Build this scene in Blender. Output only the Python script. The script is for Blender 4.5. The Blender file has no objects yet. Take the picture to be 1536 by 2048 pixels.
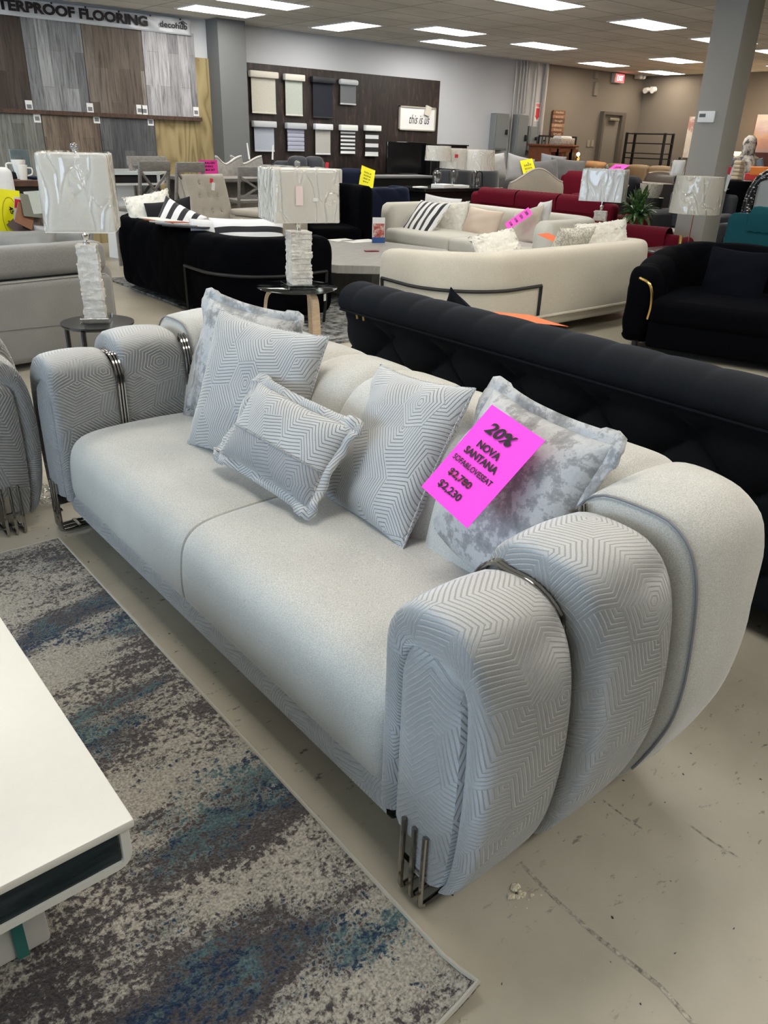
import bpy, bmesh, math, random
from math import sin, cos, pi, radians, sqrt, atan2
from mathutils import Vector, Matrix

S = bpy.context.scene
COL = S.collection
random.seed(7)

# ------------------------------------------------------------------ camera
EYE = 1.5
FPX = 1540.0
def _axes():
    ray = lambda x, y: Vector((x - 768.0, -(y - 1024.0), -FPX))
    z = (-ray(662, 4210)).normalized()
    x = ray(2805, 345); x = (x - x.dot(z) * z).normalized()
    return x, z.cross(x), z
_ax, _ay, _az = _axes()
CAM_R = Matrix((_ax, _ay, _az))
cam = bpy.data.cameras.new('camera'); cam_o = bpy.data.objects.new('camera', cam); COL.objects.link(cam_o)
cam_o.matrix_world = Matrix.Translation((0, 0, EYE)) @ CAM_R.to_4x4()
cam.sensor_fit = 'VERTICAL'; cam.sensor_height = 36.0; cam.sensor_width = 27.0
cam.lens = FPX / 2048.0 * 36.0; cam.clip_start = 0.05; cam.clip_end = 100
S.camera = cam_o

# ------------------------------------------------------------------ light
S.view_settings.view_transform = 'Standard'; S.view_settings.look = 'None'
S.view_settings.gamma = 1.0; S.view_settings.exposure = 0.42
try: S.view_settings.use_curve_mapping = False
except Exception: pass
w = bpy.data.worlds.new('daylight'); S.world = w; w.use_nodes = True
bg = w.node_tree.nodes['Background']; bg.inputs[0].default_value = (0.72, 0.86, 1.0, 1); bg.inputs[1].default_value = 0.7
def area_light(name, loc, rot, sx, sy, power, col):
    l = bpy.data.lights.new(name, 'AREA'); l.shape = 'RECTANGLE'; l.size = sx; l.size_y = sy
    l.energy = power; l.color = col
    o = bpy.data.objects.new(name, l); COL.objects.link(o); o.location = loc; o.rotation_euler = rot
    return o
# daylight through the shopfront windows on the left of the room
area_light('shopfront_daylight', (-5.85, 4.2, 1.6), (0, radians(-90), 0), 2.3, 8.5, 300, (0.60, 0.78, 1.0))
PANEL_E = 13.0

def at_y(px, py, Y):
    d = CAM_R @ Vector((px - 768.0, -(py - 1024.0), -FPX)); return Vector((0, 0, EYE)) + d * (Y / d.y)
def at_x(px, py, X):
    d = CAM_R @ Vector((px - 768.0, -(py - 1024.0), -FPX)); return Vector((0, 0, EYE)) + d * (X / d.x)
def at_z(px, py, Z):
    d = CAM_R @ Vector((px - 768.0, -(py - 1024.0), -FPX)); return Vector((0, 0, EYE)) + d * ((Z - EYE) / d.z)

# ------------------------------------------------------------------ material helpers
class NT:
    def __init__(s, name):
        s.mat = bpy.data.materials.new(name); s.mat.use_nodes = True; s.t = s.mat.node_tree
        s.b = s.t.nodes['Principled BSDF']; s.out = s.t.nodes['Material Output']
    def n(s, typ, **kw):
        n = s.t.nodes.new('ShaderNode' + typ)
        for k, v in kw.items(): setattr(n, k, v)
        return n
    def put(s, sock, v):
        if isinstance(v, (int, float)): sock.default_value = v
        elif isinstance(v, tuple):
            if len(v) == 3 and sock.type == 'RGBA': v = (*v, 1)
            sock.default_value = v
        else: s.t.links.new(v, sock)
    def m(s, op, a, b=0.0, c=None):
        n = s.n('Math', operation=op); s.put(n.inputs[0], a); s.put(n.inputs[1], b)
        if c is not None: s.put(n.inputs[2], c)
        return n.outputs[0]
    def vm(s, op, a, b=(0, 0, 0)):
        n = s.n('VectorMath', operation=op); s.put(n.inputs[0], a); s.put(n.inputs[1], b)
        return n.outputs['Value'] if op in ('DOT_PRODUCT', 'LENGTH') else n.outputs[0]
    def mix(s, f, a, b, blend='MIX'):
        n = s.n('Mix', data_type='RGBA', blend_type=blend); s.put(n.inputs[0], f); s.put(n.inputs[6], a); s.put(n.inputs[7], b)
        return n.outputs[2]
    def coord(s, kind='Object'): return s.n('TexCoord').outputs[kind]
    def map(s, v, scale=(1, 1, 1), rot=(0, 0, 0), loc=(0, 0, 0)):
        n = s.n('Mapping'); s.put(n.inputs[0], v); n.inputs[1].default_value = loc; n.inputs[2].default_value = rot; n.inputs[3].default_value = scale
        return n.outputs[0]
    def noise(s, v, scale=5.0, detail=4.0, rough=0.55, out=0, dist=0.0):
        n = s.n('TexNoise'); s.put(n.inputs['Vector'], v); n.inputs['Scale'].default_value = scale
        n.inputs['Detail'].default_value = detail; n.inputs['Roughness'].default_value = rough; n.inputs['Distortion'].default_value = dist
        return n.outputs[out]
    def ramp(s, f, *stops, interp='LINEAR'):
        n = s.n('ValToRGB'); s.put(n.inputs[0], f); r = n.color_ramp; r.interpolation = interp
        while len(r.elements) < len(stops): r.elements.new(0.5)
        for e, (p, c) in zip(r.elements, stops):
            e.position = p; e.color = (c, c, c, 1) if isinstance(c, (int, float)) else (*c, 1)
        return n.outputs[0]
    def bump(s, h, strength=0.3, dist=0.01):
        n = s.n('Bump'); s.put(n.inputs['Height'], h); n.inputs['Strength'].default_value = strength; n.inputs['Distance'].default_value = dist
        s.t.links.new(n.outputs[0], s.b.inputs['Normal']); return n
    def p(s, **kw):
        names = {'color': 'Base Color', 'rough': 'Roughness', 'metal': 'Metallic', 'sheen': 'Sheen Weight', 'sheenr': 'Sheen Roughness',
                 'sheenc': 'Sheen Tint', 'spec': 'Specular IOR Level', 'trans': 'Transmission Weight', 'ior': 'IOR', 'alpha': 'Alpha',
                 'ecol': 'Emission Color', 'estr': 'Emission Strength', 'coat': 'Coat Weight', 'sss': 'Subsurface Weight'}
        for k, v in kw.items(): s.put(s.b.inputs[names[k]], v)
        return s

def plain(name, col, rough=0.5, metal=0.0, var=0.06, vs=40.0, bump=0.0, sheen=0.0, spec=0.5, coat=0.0):
    t = NT(name); c = t.coord(); nz = t.noise(c, vs, 3)
    f = t.ramp(nz, (0.3, 1.0 - var), (0.7, 1.0 + var) if var < 0.0 else (0.7, 1.0))
    t.p(color=t.mix(1.0, (*col, 1), f, 'MULTIPLY'), rough=rough, metal=metal, sheen=sheen, spec=spec, coat=coat)
    if bump: t.bump(nz, bump, 0.004)
    return t.mat

def fabric(name, col, col2=None, scale=260.0, rough=0.85, sheen=0.4, bump=0.35, mott=0.12):
    t = NT(name); c = t.coord()
    wv = t.noise(t.map(c, (1, 1, 2.2)), scale, 2, 0.6); big = t.noise(c, 3.5, 3)
    col2 = col2 or tuple(x * 0.72 for x in col)
    base = t.mix(t.ramp(wv, (0.35, 0.0), (0.62, 1.0)), (*col2, 1), (*col, 1))
    base = t.mix(1.0, base, t.ramp(big, (0.3, 1 - mott), (0.7, 1.0)), 'MULTIPLY')
    t.p(color=base, rough=rough, sheen=sheen, sheenr=0.4, spec=0.25); t.bump(wv, bump, 0.002)
    return t.mat

def maze(name, pile, groove, cell=0.16, pitch=0.01, sheen=1.0, lean_=1.15):
    """velvet with nested angular lines pressed into the pile, laid out in the fabric's own UV metres"""
    t = NT(name); uv = t.coord('UV'); p0 = t.map(uv, (1 / cell, 0.85 / cell, 1), (0, 0, 0.30))
    wob = t.vm('SCALE', t.vm('SUBTRACT', t.noise(uv, 9.0, 1, out=1), (0.5, 0.5, 0.5))); wob.node.inputs[3].default_value = 0.06
    p = t.vm('ADD', p0, wob)
    r = (1.0, 1.7320508, 1.0); h = (0.5, 0.8660254, 0.5)
    def cellpos(off):
        q = t.vm('ADD', p, (100 + off[0], 173.20508 + off[1], 0)); q = t.vm('MODULO', q, r); q = t.vm('SUBTRACT', q, h)
        return t.vm('MULTIPLY', q, (1, 1, 0))
    a = cellpos((0, 0)); b = cellpos((0.5, 0.8660254))
    sel = t.m('LESS_THAN', t.vm('DOT_PRODUCT', a, a), t.vm('DOT_PRODUCT', b, b))
    mx = t.n('Mix', data_type='VECTOR'); t.put(mx.inputs[0], sel); t.put(mx.inputs[4], b); t.put(mx.inputs[5], a); g = mx.outputs[1]
    # every hexagonal patch picks its own chevron direction (or stays a nested hexagon)
    wn = t.n('TexWhiteNoise', noise_dimensions='2D'); t.put(wn.inputs['Vector'], t.vm('SUBTRACT', p, t.vm('ADD', g, (0.013, 0.017, 0))))
    sn = t.vm('SNAP', t.vm('ADD', t.vm('SUBTRACT', p, g), (0.25, 0.43, 0)), (0.5, 0.8660254, 1.0)); t.put(wn.inputs['Vector'], sn)
    rv = wn.outputs[0]; ang = t.m('MULTIPLY', t.m('FLOOR', t.m('MULTIPLY', rv, 6.0)), pi / 3)
    vr = t.n('VectorRotate', rotation_type='Z_AXIS'); t.put(vr.inputs['Vector'], g); t.put(vr.inputs['Angle'], ang)
    sp = t.n('SeparateXYZ'); t.put(sp.inputs[0], vr.outputs[0]); gx, gy = sp.outputs[0], sp.outputs[1]
    chev = t.m('MAXIMUM', gx, t.m('ADD', t.m('MULTIPLY', gx, 0.5), t.m('MULTIPLY', gy, 0.8660254)))
    ax = t.m('ABSOLUTE', gx); hexd = t.m('MAXIMUM', ax, t.m('ADD', t.m('MULTIPLY', ax, 0.5), t.m('MULTIPLY', t.m('ABSOLUTE', gy), 0.8660254)))
    pick = t.m('GREATER_THAN', t.m('FRACT', t.m('MULTIPLY', rv, 37.0)), 0.78)
    d = t.m('ADD', t.m('MULTIPLY', hexd, pick), t.m('MULTIPLY', t.m('ADD', chev, 8.0), t.m('SUBTRACT', 1.0, pick)))
    fr = t.m('PINGPONG', t.m('MULTIPLY', d, cell / pitch), 0.5)
    line = t.ramp(fr, (0.09, 1.0), (0.17, 0.0))
    nz = t.noise(uv, 380.0, 2); big = t.noise(uv, 5.0, 3)
    base = t.mix(line, (*pile, 1), (*groove, 1))
    base = t.mix(1.0, base, t.ramp(nz, (0.3, 0.8), (0.7, 1.0)), 'MULTIPLY')
    base = t.mix(1.0, base, t.ramp(big, (0.3, 0.86), (0.7, 1.0)), 'MULTIPLY')
    t.p(color=base, rough=0.62, sheen=sheen, sheenr=0.35, spec=0.3)
    bn = t.bump(t.m('SUBTRACT', t.m('MULTIPLY', nz, 0.25), line), 0.6, 0.003)
    # the pile is brushed downwards, so its fibres face the floor on upright panels; the pressed lines do not lean
    gn = t.n('NewGeometry').outputs['Normal']; up = t.n('SeparateXYZ'); t.put(up.inputs[0], gn); nz_ = up.outputs[2]
    dn = t.n('CombineXYZ'); t.put(dn.inputs[2], t.m('MULTIPLY', t.m('SUBTRACT', 1.0, t.m('MULTIPLY', nz_, nz_)), -lean_))
    lean = t.vm('NORMALIZE', t.vm('ADD', gn, dn.outputs[0])); k = line
    mn = t.n('Mix', data_type='VECTOR'); t.put(mn.inputs[0], k); t.put(mn.inputs[4], lean); t.put(mn.inputs[5], gn); t.t.links.new(mn.outputs[1], bn.inputs['Normal'])
    return t.mat

def crushed(name):
    t = NT(name); uv = t.coord('UV'); n1 = t.noise(uv, 15.0, 8, 0.75); n2 = t.noise(uv, 3.5, 2)
    f = t.m('ADD', t.m('MULTIPLY', n1, 0.8), t.m('MULTIPLY', n2, 0.3))
    c = t.ramp(f, (0.42, (0.18, 0.18, 0.18)), (0.53, (0.30, 0.297, 0.295)), (0.57, (0.48, 0.477, 0.475)), (0.7, (0.37, 0.367, 0.365)))
    t.p(color=c, rough=0.45, sheen=0.7, sheenr=0.3, spec=0.4); t.bump(n1, 0.25, 0.004)
    return t.mat

def velvet(name, col, sheen=0.25, tint=None, spec=0.12):
    t = NT(name); c = t.coord(); nz = t.noise(c, 160, 2)
    t.p(color=t.mix(1.0, (*col, 1), t.ramp(nz, (0.3, 0.7), (0.7, 1.0)), 'MULTIPLY'), rough=0.8, sheen=sheen, sheenr=0.3, spec=spec)
    if tint: t.b.inputs['Sheen Tint'].default_value = (*tint, 1)
    t.bump(nz, 0.2, 0.002)
    return t.mat

def planks(name, c1, c2, c3, length=1.15, width=0.16, seed=0.0):
    t = NT(name); uv = t.coord('UV'); v = t.map(uv, (1, 1, 1), (0, 0, pi / 2), (seed, seed * 0.37, 0))
    br = t.n('TexBrick', offset=0.37, offset_frequency=2); t.put(br.inputs['Vector'], v)
    br.inputs['Color1'].default_value = (0, 0, 0, 1); br.inputs['Color2'].default_value = (1, 1, 1, 1); br.inputs['Mortar'].default_value = (0.5, 0.5, 0.5, 1)
    br.inputs['Scale'].default_value = 1.0; br.inputs['Mortar Size'].default_value = 0.0015; br.inputs['Bias'].default_value = 0.0
    br.inputs['Brick Width'].default_value = length; br.inputs['Row Height'].default_value = width
    tone = t.ramp(br.outputs[0], (0.0, c1), (0.5, c2), (1.0, c3))
    grain = t.noise(t.map(uv, (34, 2.4, 1), loc=(seed * 9, 0, 0)), 1.0, 6, 0.65, dist=0.6)
    col = t.mix(1.0, tone, t.ramp(grain, (0.3, 0.32), (0.52, 1.0), (0.75, 1.3)), 'MULTIPLY')
    col = t.mix(t.m('MULTIPLY', br.outputs['Fac'], 0.7), col, (0.04, 0.035, 0.03, 1))
    t.p(color=col, rough=0.55); t.bump(grain, 0.15, 0.003)
    return t.mat

def wood(name, a, b, ring=2.2, scale=(1, 9, 1), rough=0.5):
    t = NT(name); c = t.coord(); v = t.map(c, scale)
    g = t.noise(v, ring, 5, 0.6, dist=1.5)
    t.p(color=t.ramp(g, (0.32, a), (0.62, b)), rough=rough); t.bump(g, 0.1, 0.003)
    return t.mat

def plastic_wrap(name):
    t = NT(name); c = t.coord()
    w1 = t.noise(t.map(c, (4, 4, 1.8), (0.5, 0.4, 0.3)), 1.0, 1, 0.4, dist=0.8); w2 = t.noise(t.map(c, (6, 6, 2.6), (-0.6, 0.3, 0.9), (3, 1, 2)), 1.1, 1, 0.4, dist=0.6)
    rid = lambda v: t.m('POWER', t.m('SUBTRACT', 1.0, t.m('MULTIPLY', t.m('ABSOLUTE', t.m('SUBTRACT', v, 0.5)), 2.0)), 18.0)
    wr = t.m('ADD', rid(w1), t.m('MULTIPLY', rid(w2), 0.6))
    bp = t.n('Bump'); t.put(bp.inputs['Height'], wr); bp.inputs['Strength'].default_value = 0.7; bp.inputs['Distance'].default_value = 0.03
    gl = t.n('BsdfGlossy'); gl.inputs['Roughness'].default_value = 0.10; t.t.links.new(bp.outputs[0], gl.inputs['Normal'])
    tr = t.n('BsdfTransparent'); tr.inputs[0].default_value = (0.98, 0.98, 0.98, 1)
    fz = t.n('Fresnel'); fz.inputs[0].default_value = 1.45; t.t.links.new(bp.outputs[0], fz.inputs['Normal'])
    mx = t.n('MixShader'); t.put(mx.inputs[0], t.m('MINIMUM', t.m('ADD', t.m('MULTIPLY', fz.outputs[0], 1.3), 0.02), 0.6))
    t.t.links.new(tr.outputs[0], mx.inputs[1]); t.t.links.new(gl.outputs[0], mx.inputs[2])
    t.t.links.new(mx.outputs[0], t.out.inputs[0]); t.t.nodes.remove(t.b)
    return t.mat

def clear(name, tint=(0.96, 0.98, 0.98), refl=0.12, rough=0.03):
    t = NT(name); gl = t.n('BsdfGlossy'); gl.inputs['Roughness'].default_value = rough
    tr = t.n('BsdfTransparent'); tr.inputs[0].default_value = (*tint, 1)
    fz = t.n('Fresnel'); fz.inputs[0].default_value = 1.5
    mx = t.n('MixShader'); t.put(mx.inputs[0], t.m('MINIMUM', t.m('ADD', fz.outputs[0], refl), 0.9))
    t.t.links.new(tr.outputs[0], mx.inputs[1]); t.t.links.new(gl.outputs[0], mx.inputs[2])
    t.t.links.new(mx.outputs[0], t.out.inputs[0]); t.t.nodes.remove(t.b)
    return t.mat

def glow(name, col, e):
    t = NT(name); t.p(color=(*col, 1), ecol=(*col, 1), estr=e, rough=0.6); return t.mat

# ------------------------------------------------------------------ mesh helpers
class MB:
    def __init__(s): s.v = []; s.f = []; s.uv = []; s.mi = []; s.has = False
    def add(s, vs, fs, uvs=None, m=0, mat=None):
        o = len(s.v)
        s.v += [tuple(mat @ Vector(v)) for v in vs] if mat is not None else [tuple(v) for v in vs]
        for i, f in enumerate(fs):
            s.f.append([k + o for k in f]); s.mi.append(m)
            s.uv.append(uvs[i] if uvs else None)
        if uvs: s.has = True
        return s
    def bm(s, b, m=0, mat=None):
        b.verts.ensure_lookup_table(); b.verts.index_update()
        s.add([v.co[:] for v in b.verts], [[v.index for v in f.verts] for f in b.faces], None, m, mat); b.free(); return s
    def box(s, c, size, m=0, rot=None, mat=None):
        hx, hy, hz = [k / 2 for k in size]; R = rot or Matrix.Identity(3)
        vs = [Vector(c) + R @ Vector((x * hx, y * hy, z * hz)) for x in (-1, 1) for y in (-1, 1) for z in (-1, 1)]
        return s.add(vs, [[0, 1, 3, 2], [4, 6, 7, 5], [0, 4, 5, 1], [2, 3, 7, 6], [0, 2, 6, 4], [1, 5, 7, 3]], None, m, mat)
    def rbox(s, c, size, r=0.02, seg=3, m=0, rot=None, puff=0.0, mat=None, taper=None):
        b = bmesh.new(); bmesh.ops.create_cube(b, size=1.0)
        for v in b.verts: v.co = Vector((v.co.x * size[0], v.co.y * size[1], v.co.z * size[2]))
        r = min(r, min(size) * 0.49)
        bmesh.ops.bevel(b, geom=b.edges[:], offset=r, segments=seg, profile=0.5, affect='EDGES')
        if puff:
            bmesh.ops.subdivide_edges(b, edges=[e for e in b.edges if e.calc_length() > min(size) * 0.4], cuts=5, use_grid_fill=True)
            for v in b.verts:
                x, y, z = v.co.x / size[0] * 2, v.co.y / size[1] * 2, v.co.z / size[2] * 2
                wx, wy, wz = max(0, 1 - x * x), max(0, 1 - y * y), max(0, 1 - z * z)
                v.co.x += x * puff * wy * wz; v.co.y += y * puff * wx * wz; v.co.z += z * puff * wx * wy
        if taper:
            for v in b.verts:
                k = 1 + (taper - 1) * (v.co.z / size[2] + 0.5); v.co.x *= k; v.co.y *= k
        R = (rot.to_4x4() if rot else Matrix.Identity(4)); T = Matrix.Translation(c) @ R
        return s.bm(b, m, mat @ T if mat is not None else T)
    def loft(s, rings, closed=True, cap=(False, False), m=0, uvs=False, mat=None):
        n = len(rings[0]); vs = [v for r in rings for v in r]; fs = []; U = []
        if uvs:
            us = [0.0]
            for i in range(1, len(rings)): us.append(us[-1] + max((Vector(rings[i][k]) - Vector(rings[i - 1][k])).length for k in (0, n // 3, n // 2, 2 * n // 3)))
            mid = rings[len(rings) // 2]; ws = [0.0]
            for k in range(1, n + 1): ws.append(ws[-1] + (Vector(mid[k % n]) - Vector(mid[k - 1])).length)
        for i in range(len(rings) - 1):
            for k in range(n if closed else n - 1):
                k2 = (k + 1) % n
                fs.append([i * n + k, i * n + k2, (i + 1) * n + k2, (i + 1) * n + k])
                if uvs: U.append([(ws[k], us[i]), (ws[k + 1], us[i]), (ws[k + 1], us[i + 1]), (ws[k], us[i + 1])])
        if cap[0]: fs.append(list(range(n))[::-1]); U.append(None)
        if cap[1]: fs.append([(len(rings) - 1) * n + k for k in range(n)]); U.append(None)
        return s.add(vs, fs, U if uvs else None, m, mat)
    def tube(s, pts, r, n=8, closed=False, m=0, mat=None):
        pts = [Vector(p) for p in pts]; rings = []; N = len(pts); prev = None
        for i, p in enumerate(pts):
            a = pts[(i - 1) % N] if (closed or i > 0) else p; b = pts[(i + 1) % N] if (closed or i < N - 1) else p
            t = (b - a).normalized() if (b - a).length > 1e-9 else Vector((0, 0, 1))
            if prev is None: u = t.orthogonal().normalized()
            else:
                u = prev - prev.dot(t) * t
                u = u.normalized() if u.length > 1e-6 else t.orthogonal().normalized()
            prev = u; v = t.cross(u); rr = r[i] if isinstance(r, (list, tuple)) else r
            rings.append([p + (u * cos(2 * pi * k / n) + v * sin(2 * pi * k / n)) * rr for k in range(n)])
        if closed: rings.append(rings[0])
        return s.loft(rings, True, (not closed, not closed), m, mat=mat)
    def cyl(s, p0, p1, r0, r1=None, n=16, m=0, mat=None):
        return s.tube([p0, p1], [r0, r0 if r1 is None else r1], n, m=m, mat=mat)
    def lathe(s, prof, c=(0, 0, 0), n=24, m=0, cap=(True, True), mat=None):
        rings = [[(c[0] + r * cos(2 * pi * k / n), c[1] + r * sin(2 * pi * k / n), c[2] + z) for k in range(n)] for r, z in prof]
        return s.loft(rings, True, cap, m, mat=mat)
    def ball(s, c, r, n=12, m=0, sc=(1, 1, 1), mat=None):
        rings = []
        for i in range(n + 1):
            a = -pi / 2 + pi * i / n; rr = max(cos(a), 1e-4)
            rings.append([(c[0] + r * sc[0] * rr * cos(2 * pi * k / (n + 4)), c[1] + r * sc[1] * rr * sin(2 * pi * k / (n + 4)), c[2] + r * sc[2] * sin(a)) for k in range(n + 4)])
        return s.loft(rings, True, (True, True), m, mat=mat)
    def grid(s, fn, nu, nv, m=0, mat=None, uvf=None):
        vs = [fn(i / nu, j / nv) for j in range(nv + 1) for i in range(nu + 1)]; fs = []; U = []
        for j in range(nv):
            for i in range(nu):
                a = j * (nu + 1) + i; fs.append([a, a + 1, a + nu + 2, a + nu + 1])
                if uvf: U.append([uvf(i / nu, j / nv), uvf((i + 1) / nu, j / nv), uvf((i + 1) / nu, (j + 1) / nv), uvf(i / nu, (j + 1) / nv)])
        return s.add(vs, fs, U if uvf else None, m, mat)
    def build(s, name, mats, parent=None, smooth=True, angle=42):
        me = bpy.data.meshes.new(name); me.from_pydata(s.v, [], s.f); me.update()
        ul = me.uv_layers.new(name='UVMap'); d = ul.data
        for poly in me.polygons:
            u = s.uv[poly.index]
            if u: 
                for li, q in zip(poly.loop_indices, u): d[li].uv = q
            else:
                nx, ny, nz = abs(poly.normal.x), abs(poly.normal.y), abs(poly.normal.z)
                for li in poly.loop_indices:
                    co = me.vertices[me.loops[li].vertex_index].co
                    d[li].uv = (co.y, co.z) if nx >= ny and nx >= nz else ((co.x, co.z) if ny >= nz else (co.x, co.y))
        if not isinstance(mats, (list, tuple)): mats = [mats]
        for mt in mats: me.materials.append(mt)
        if len(mats) > 1:
            for poly in me.polygons: poly.material_index = s.mi[poly.index]
        if smooth:
            me.shade_smooth(); me.set_sharp_from_angle(angle=radians(angle))
        o = bpy.data.objects.new(name, me); COL.objects.link(o)
        if parent is not None: o.parent = parent
        return o

def tag(o, label, cat, group=None, kind=None):
    o['label'] = label; o['category'] = cat
    if group: o['group'] = group
    if kind: o['kind'] = kind
    return o
def thing(name, label, cat, loc=(0, 0, 0), rotz=0.0, group=None):
    o = bpy.data.objects.new(name, None); COL.objects.link(o); o.location = loc; o.rotation_euler = (0, 0, rotz)
    o.empty_display_size = 0.1
    return tag(o, label, cat, group)
def struct(o, label=None):
    o['kind'] = 'structure'
    if label: o['label'] = label
    return o
def place(o, c, xa, ya):
    x = Vector(xa).normalized(); y = Vector(ya); y = (y - y.dot(x) * x).normalized(); z = x.cross(y)
    o.matrix_world = Matrix.Translation(c) @ Matrix((x, y, z)).transposed().to_4x4(); return o
def frame(c, xa, ya):
    x = Vector(xa).normalized(); y = Vector(ya); y = (y - y.dot(x) * x).normalized(); z = x.cross(y)
    return Matrix.Translation(c) @ Matrix((x, y, z)).transposed().to_4x4()
def text(name, s, mat, parent, mtx, width=None, height=None, bold=0.0, shear=0.0, depth=0.0004):
    cu = bpy.data.curves.new(name, 'FONT'); cu.body = s; cu.size = 1.0; cu.offset = bold; cu.shear = shear
    cu.align_x = 'CENTER'; cu.align_y = 'CENTER'; cu.resolution_u = 3
    t = bpy.data.objects.new('tmp', cu); COL.objects.link(t); bpy.context.view_layer.update()
    me = bpy.data.meshes.new_from_object(t); bpy.data.objects.remove(t); me.name = name
    xs = [v.co.x for v in me.vertices]; ys = [v.co.y for v in me.vertices]
    cx, cy = (min(xs) + max(xs)) / 2, (min(ys) + max(ys)) / 2; W, Hh = max(xs) - min(xs), max(ys) - min(ys)
    kx = width / W if width else height / Hh; ky = height / Hh if height else kx
    for v in me.vertices: v.co = mtx @ Vector(((v.co.x - cx) * kx, (v.co.y - cy) * ky, depth))
    me.materials.clear(); me.materials.append(mat)
    o = bpy.data.objects.new(name, me); COL.objects.link(o); o.parent = parent
    return o
def smooth01(x): x = min(1, max(0, x)); return x * x * (3 - 2 * x)
def interp(pts, n):
    """even resampling of a Catmull-Rom curve through pts"""
    P = [Vector(p) for p in pts]; out = []
    Q = [P[0] * 2 - P[1]] + P + [P[-1] * 2 - P[-2]]; raw = []
    for i in range(1, len(Q) - 2):
        for k in range(16):
            t = k / 16; a, b, c, d = Q[i - 1], Q[i], Q[i + 1], Q[i + 2]
            raw.append(0.5 * ((2 * b) + (c - a) * t + (2 * a - 5 * b + 4 * c - d) * t * t + (3 * b - a - 3 * c + d) * t ** 3))
    raw.append(P[-1]); L = [0.0]
    for i in range(1, len(raw)): L.append(L[-1] + (raw[i] - raw[i - 1]).length)
    j = 0
    for k in range(n):
        s = L[-1] * k / (n - 1)
        while j < len(L) - 2 and L[j + 1] < s: j += 1
        f = (s - L[j]) / max(1e-9, L[j + 1] - L[j]); out.append(raw[j].lerp(raw[j + 1], min(1, max(0, f))))
    return out
def m_leaf():
    t = NT('leaf_green'); n = t.noise(t.coord(), 26, 3, .6); t.p(color=t.ramp(n, (.42, (.022, .07, .018)), (.58, (.06, .15, .04)), (.66, (.30, .38, .20))), rough=.35); return t.mat
# ------------------------------------------------------------------ materials
M_LINEN = fabric('linen_silver_beige', (0.60, 0.585, 0.54), (0.41, 0.40, 0.37), 300, sheen=0.5)
M_MAZE = maze('maze_velvet', (0.58, 0.575, 0.565), (0.38, 0.375, 0.37), sheen=.6)
M_MAZE2 = maze('maze_velvet_pillow', (0.60, 0.59, 0.575), (0.25, 0.25, 0.25), cell=0.135, pitch=0.0096, lean_=0.25)
M_MAZE3 = maze('maze_velvet_dark', (0.38, 0.38, 0.385), (0.22, 0.22, 0.225), cell=0.135, pitch=0.0096, lean_=0.25)
M_CRUSH = crushed('crushed_velvet')
M_CHROME = plain('gunmetal_chrome', (0.42, 0.40, 0.38), 0.12, 1.0, 0.05)
M_STEEL = plain('bright_chrome', (0.75, 0.75, 0.75), 0.12, 1.0, 0.03)
M_PIPING = plain('grey_piping', (0.2, 0.2, 0.21), 0.7)
M_BLACKV = velvet('black_velvet', (0.0018, 0.002, 0.0032), 0.012, (0.3, 0.4, 0.7), 0.03)
M_NAVYBLACK = velvet('midnight_velvet', (0.006, 0.0075, 0.011), 0.10, (0.3, 0.4, 0.6))
M_NAVY = velvet('navy_velvet', (0.008, 0.013, 0.035), 0.12, (0.3, 0.45, 0.9))
M_RED = velvet('wine_velvet', (0.13, 0.004, 0.016), 0.18, (0.9, 0.2, 0.3))
M_TEAL = velvet('teal_velvet', (0.006, 0.06, 0.075), 0.3, (0.1, 0.7, 0.8))
M_CREAM = fabric('cream_boucle', (0.66, 0.61, 0.51), (0.50, 0.46, 0.385), 220, sheen=0.3, mott=0.06)
M_CREAMW = fabric('cream_white_fabric', (0.70, 0.68, 0.61), (0.56, 0.545, 0.49), 200, sheen=0.3, mott=0.06)
M_BEIGE = fabric('beige_linen', (0.50, 0.46, 0.39), (0.38, 0.35, 0.30), 150)
M_GREYF = fabric('grey_fabric', (0.20, 0.20, 0.205), (0.13, 0.13, 0.135), 120)
M_GREYL = plain('grey_leather', (0.21, 0.21, 0.205), 0.42, bump=0.25, vs=60)
M_GREYM = fabric('mid_grey_upholstery', (0.27, 0.262, 0.25), (0.21, 0.205, 0.195), 160)
M_DGREY = fabric('charcoal_fabric', (0.055, 0.06, 0.07), (0.035, 0.038, 0.045), 120)
M_TAN = plain('tan_leather', (0.20, 0.135, 0.07), 0.5, bump=0.2)
M_BROWN = plain('brown_leather', (0.09, 0.065, 0.05), 0.3, bump=0.4, vs=14)
M_WHITEF = fabric('white_cotton', (0.78, 0.78, 0.78), (0.66, 0.66, 0.67), 200, sheen=0.2)
M_BLACKF = fabric('black_cotton', (0.012, 0.012, 0.016), None, 200, sheen=0.1)
M_SHADE = plain('lampshade_linen', (0.90, 0.87, 0.80), 0.8, var=0.05, vs=120)
M_SHADEG = plain('lampshade_grey_white', (0.84, 0.85, 0.84), 0.8, var=0.05, vs=120)
M_WRAP = plastic_wrap('plastic_wrap')
M_CLEAR = clear('crystal_clear', (0.93, 0.95, 0.96), 0.12)
M_SMOKE = clear('smoked_glass', (0.35, 0.38, 0.38), 0.0)
M_WINDOW = clear('window_glass', (0.95, 0.98, 0.97), 0.0)
M_WHITEP = plain('white_lacquer', (0.77, 0.755, 0.70), 0.35, var=0.02)
M_WHITE = plain('white_plastic', (0.8, 0.8, 0.8), 0.4, var=0.03)
M_PAPER = plain('white_paper', (0.8, 0.8, 0.79), 0.7, var=0.03)
M_PINK = plain('hot_pink_paper', (1.0, 0.055, 0.68), 0.6, var=0.02)
M_PINKD = plain('deep_pink_paper', (0.95, 0.05, 0.40), 0.6, var=0.02)
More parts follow.
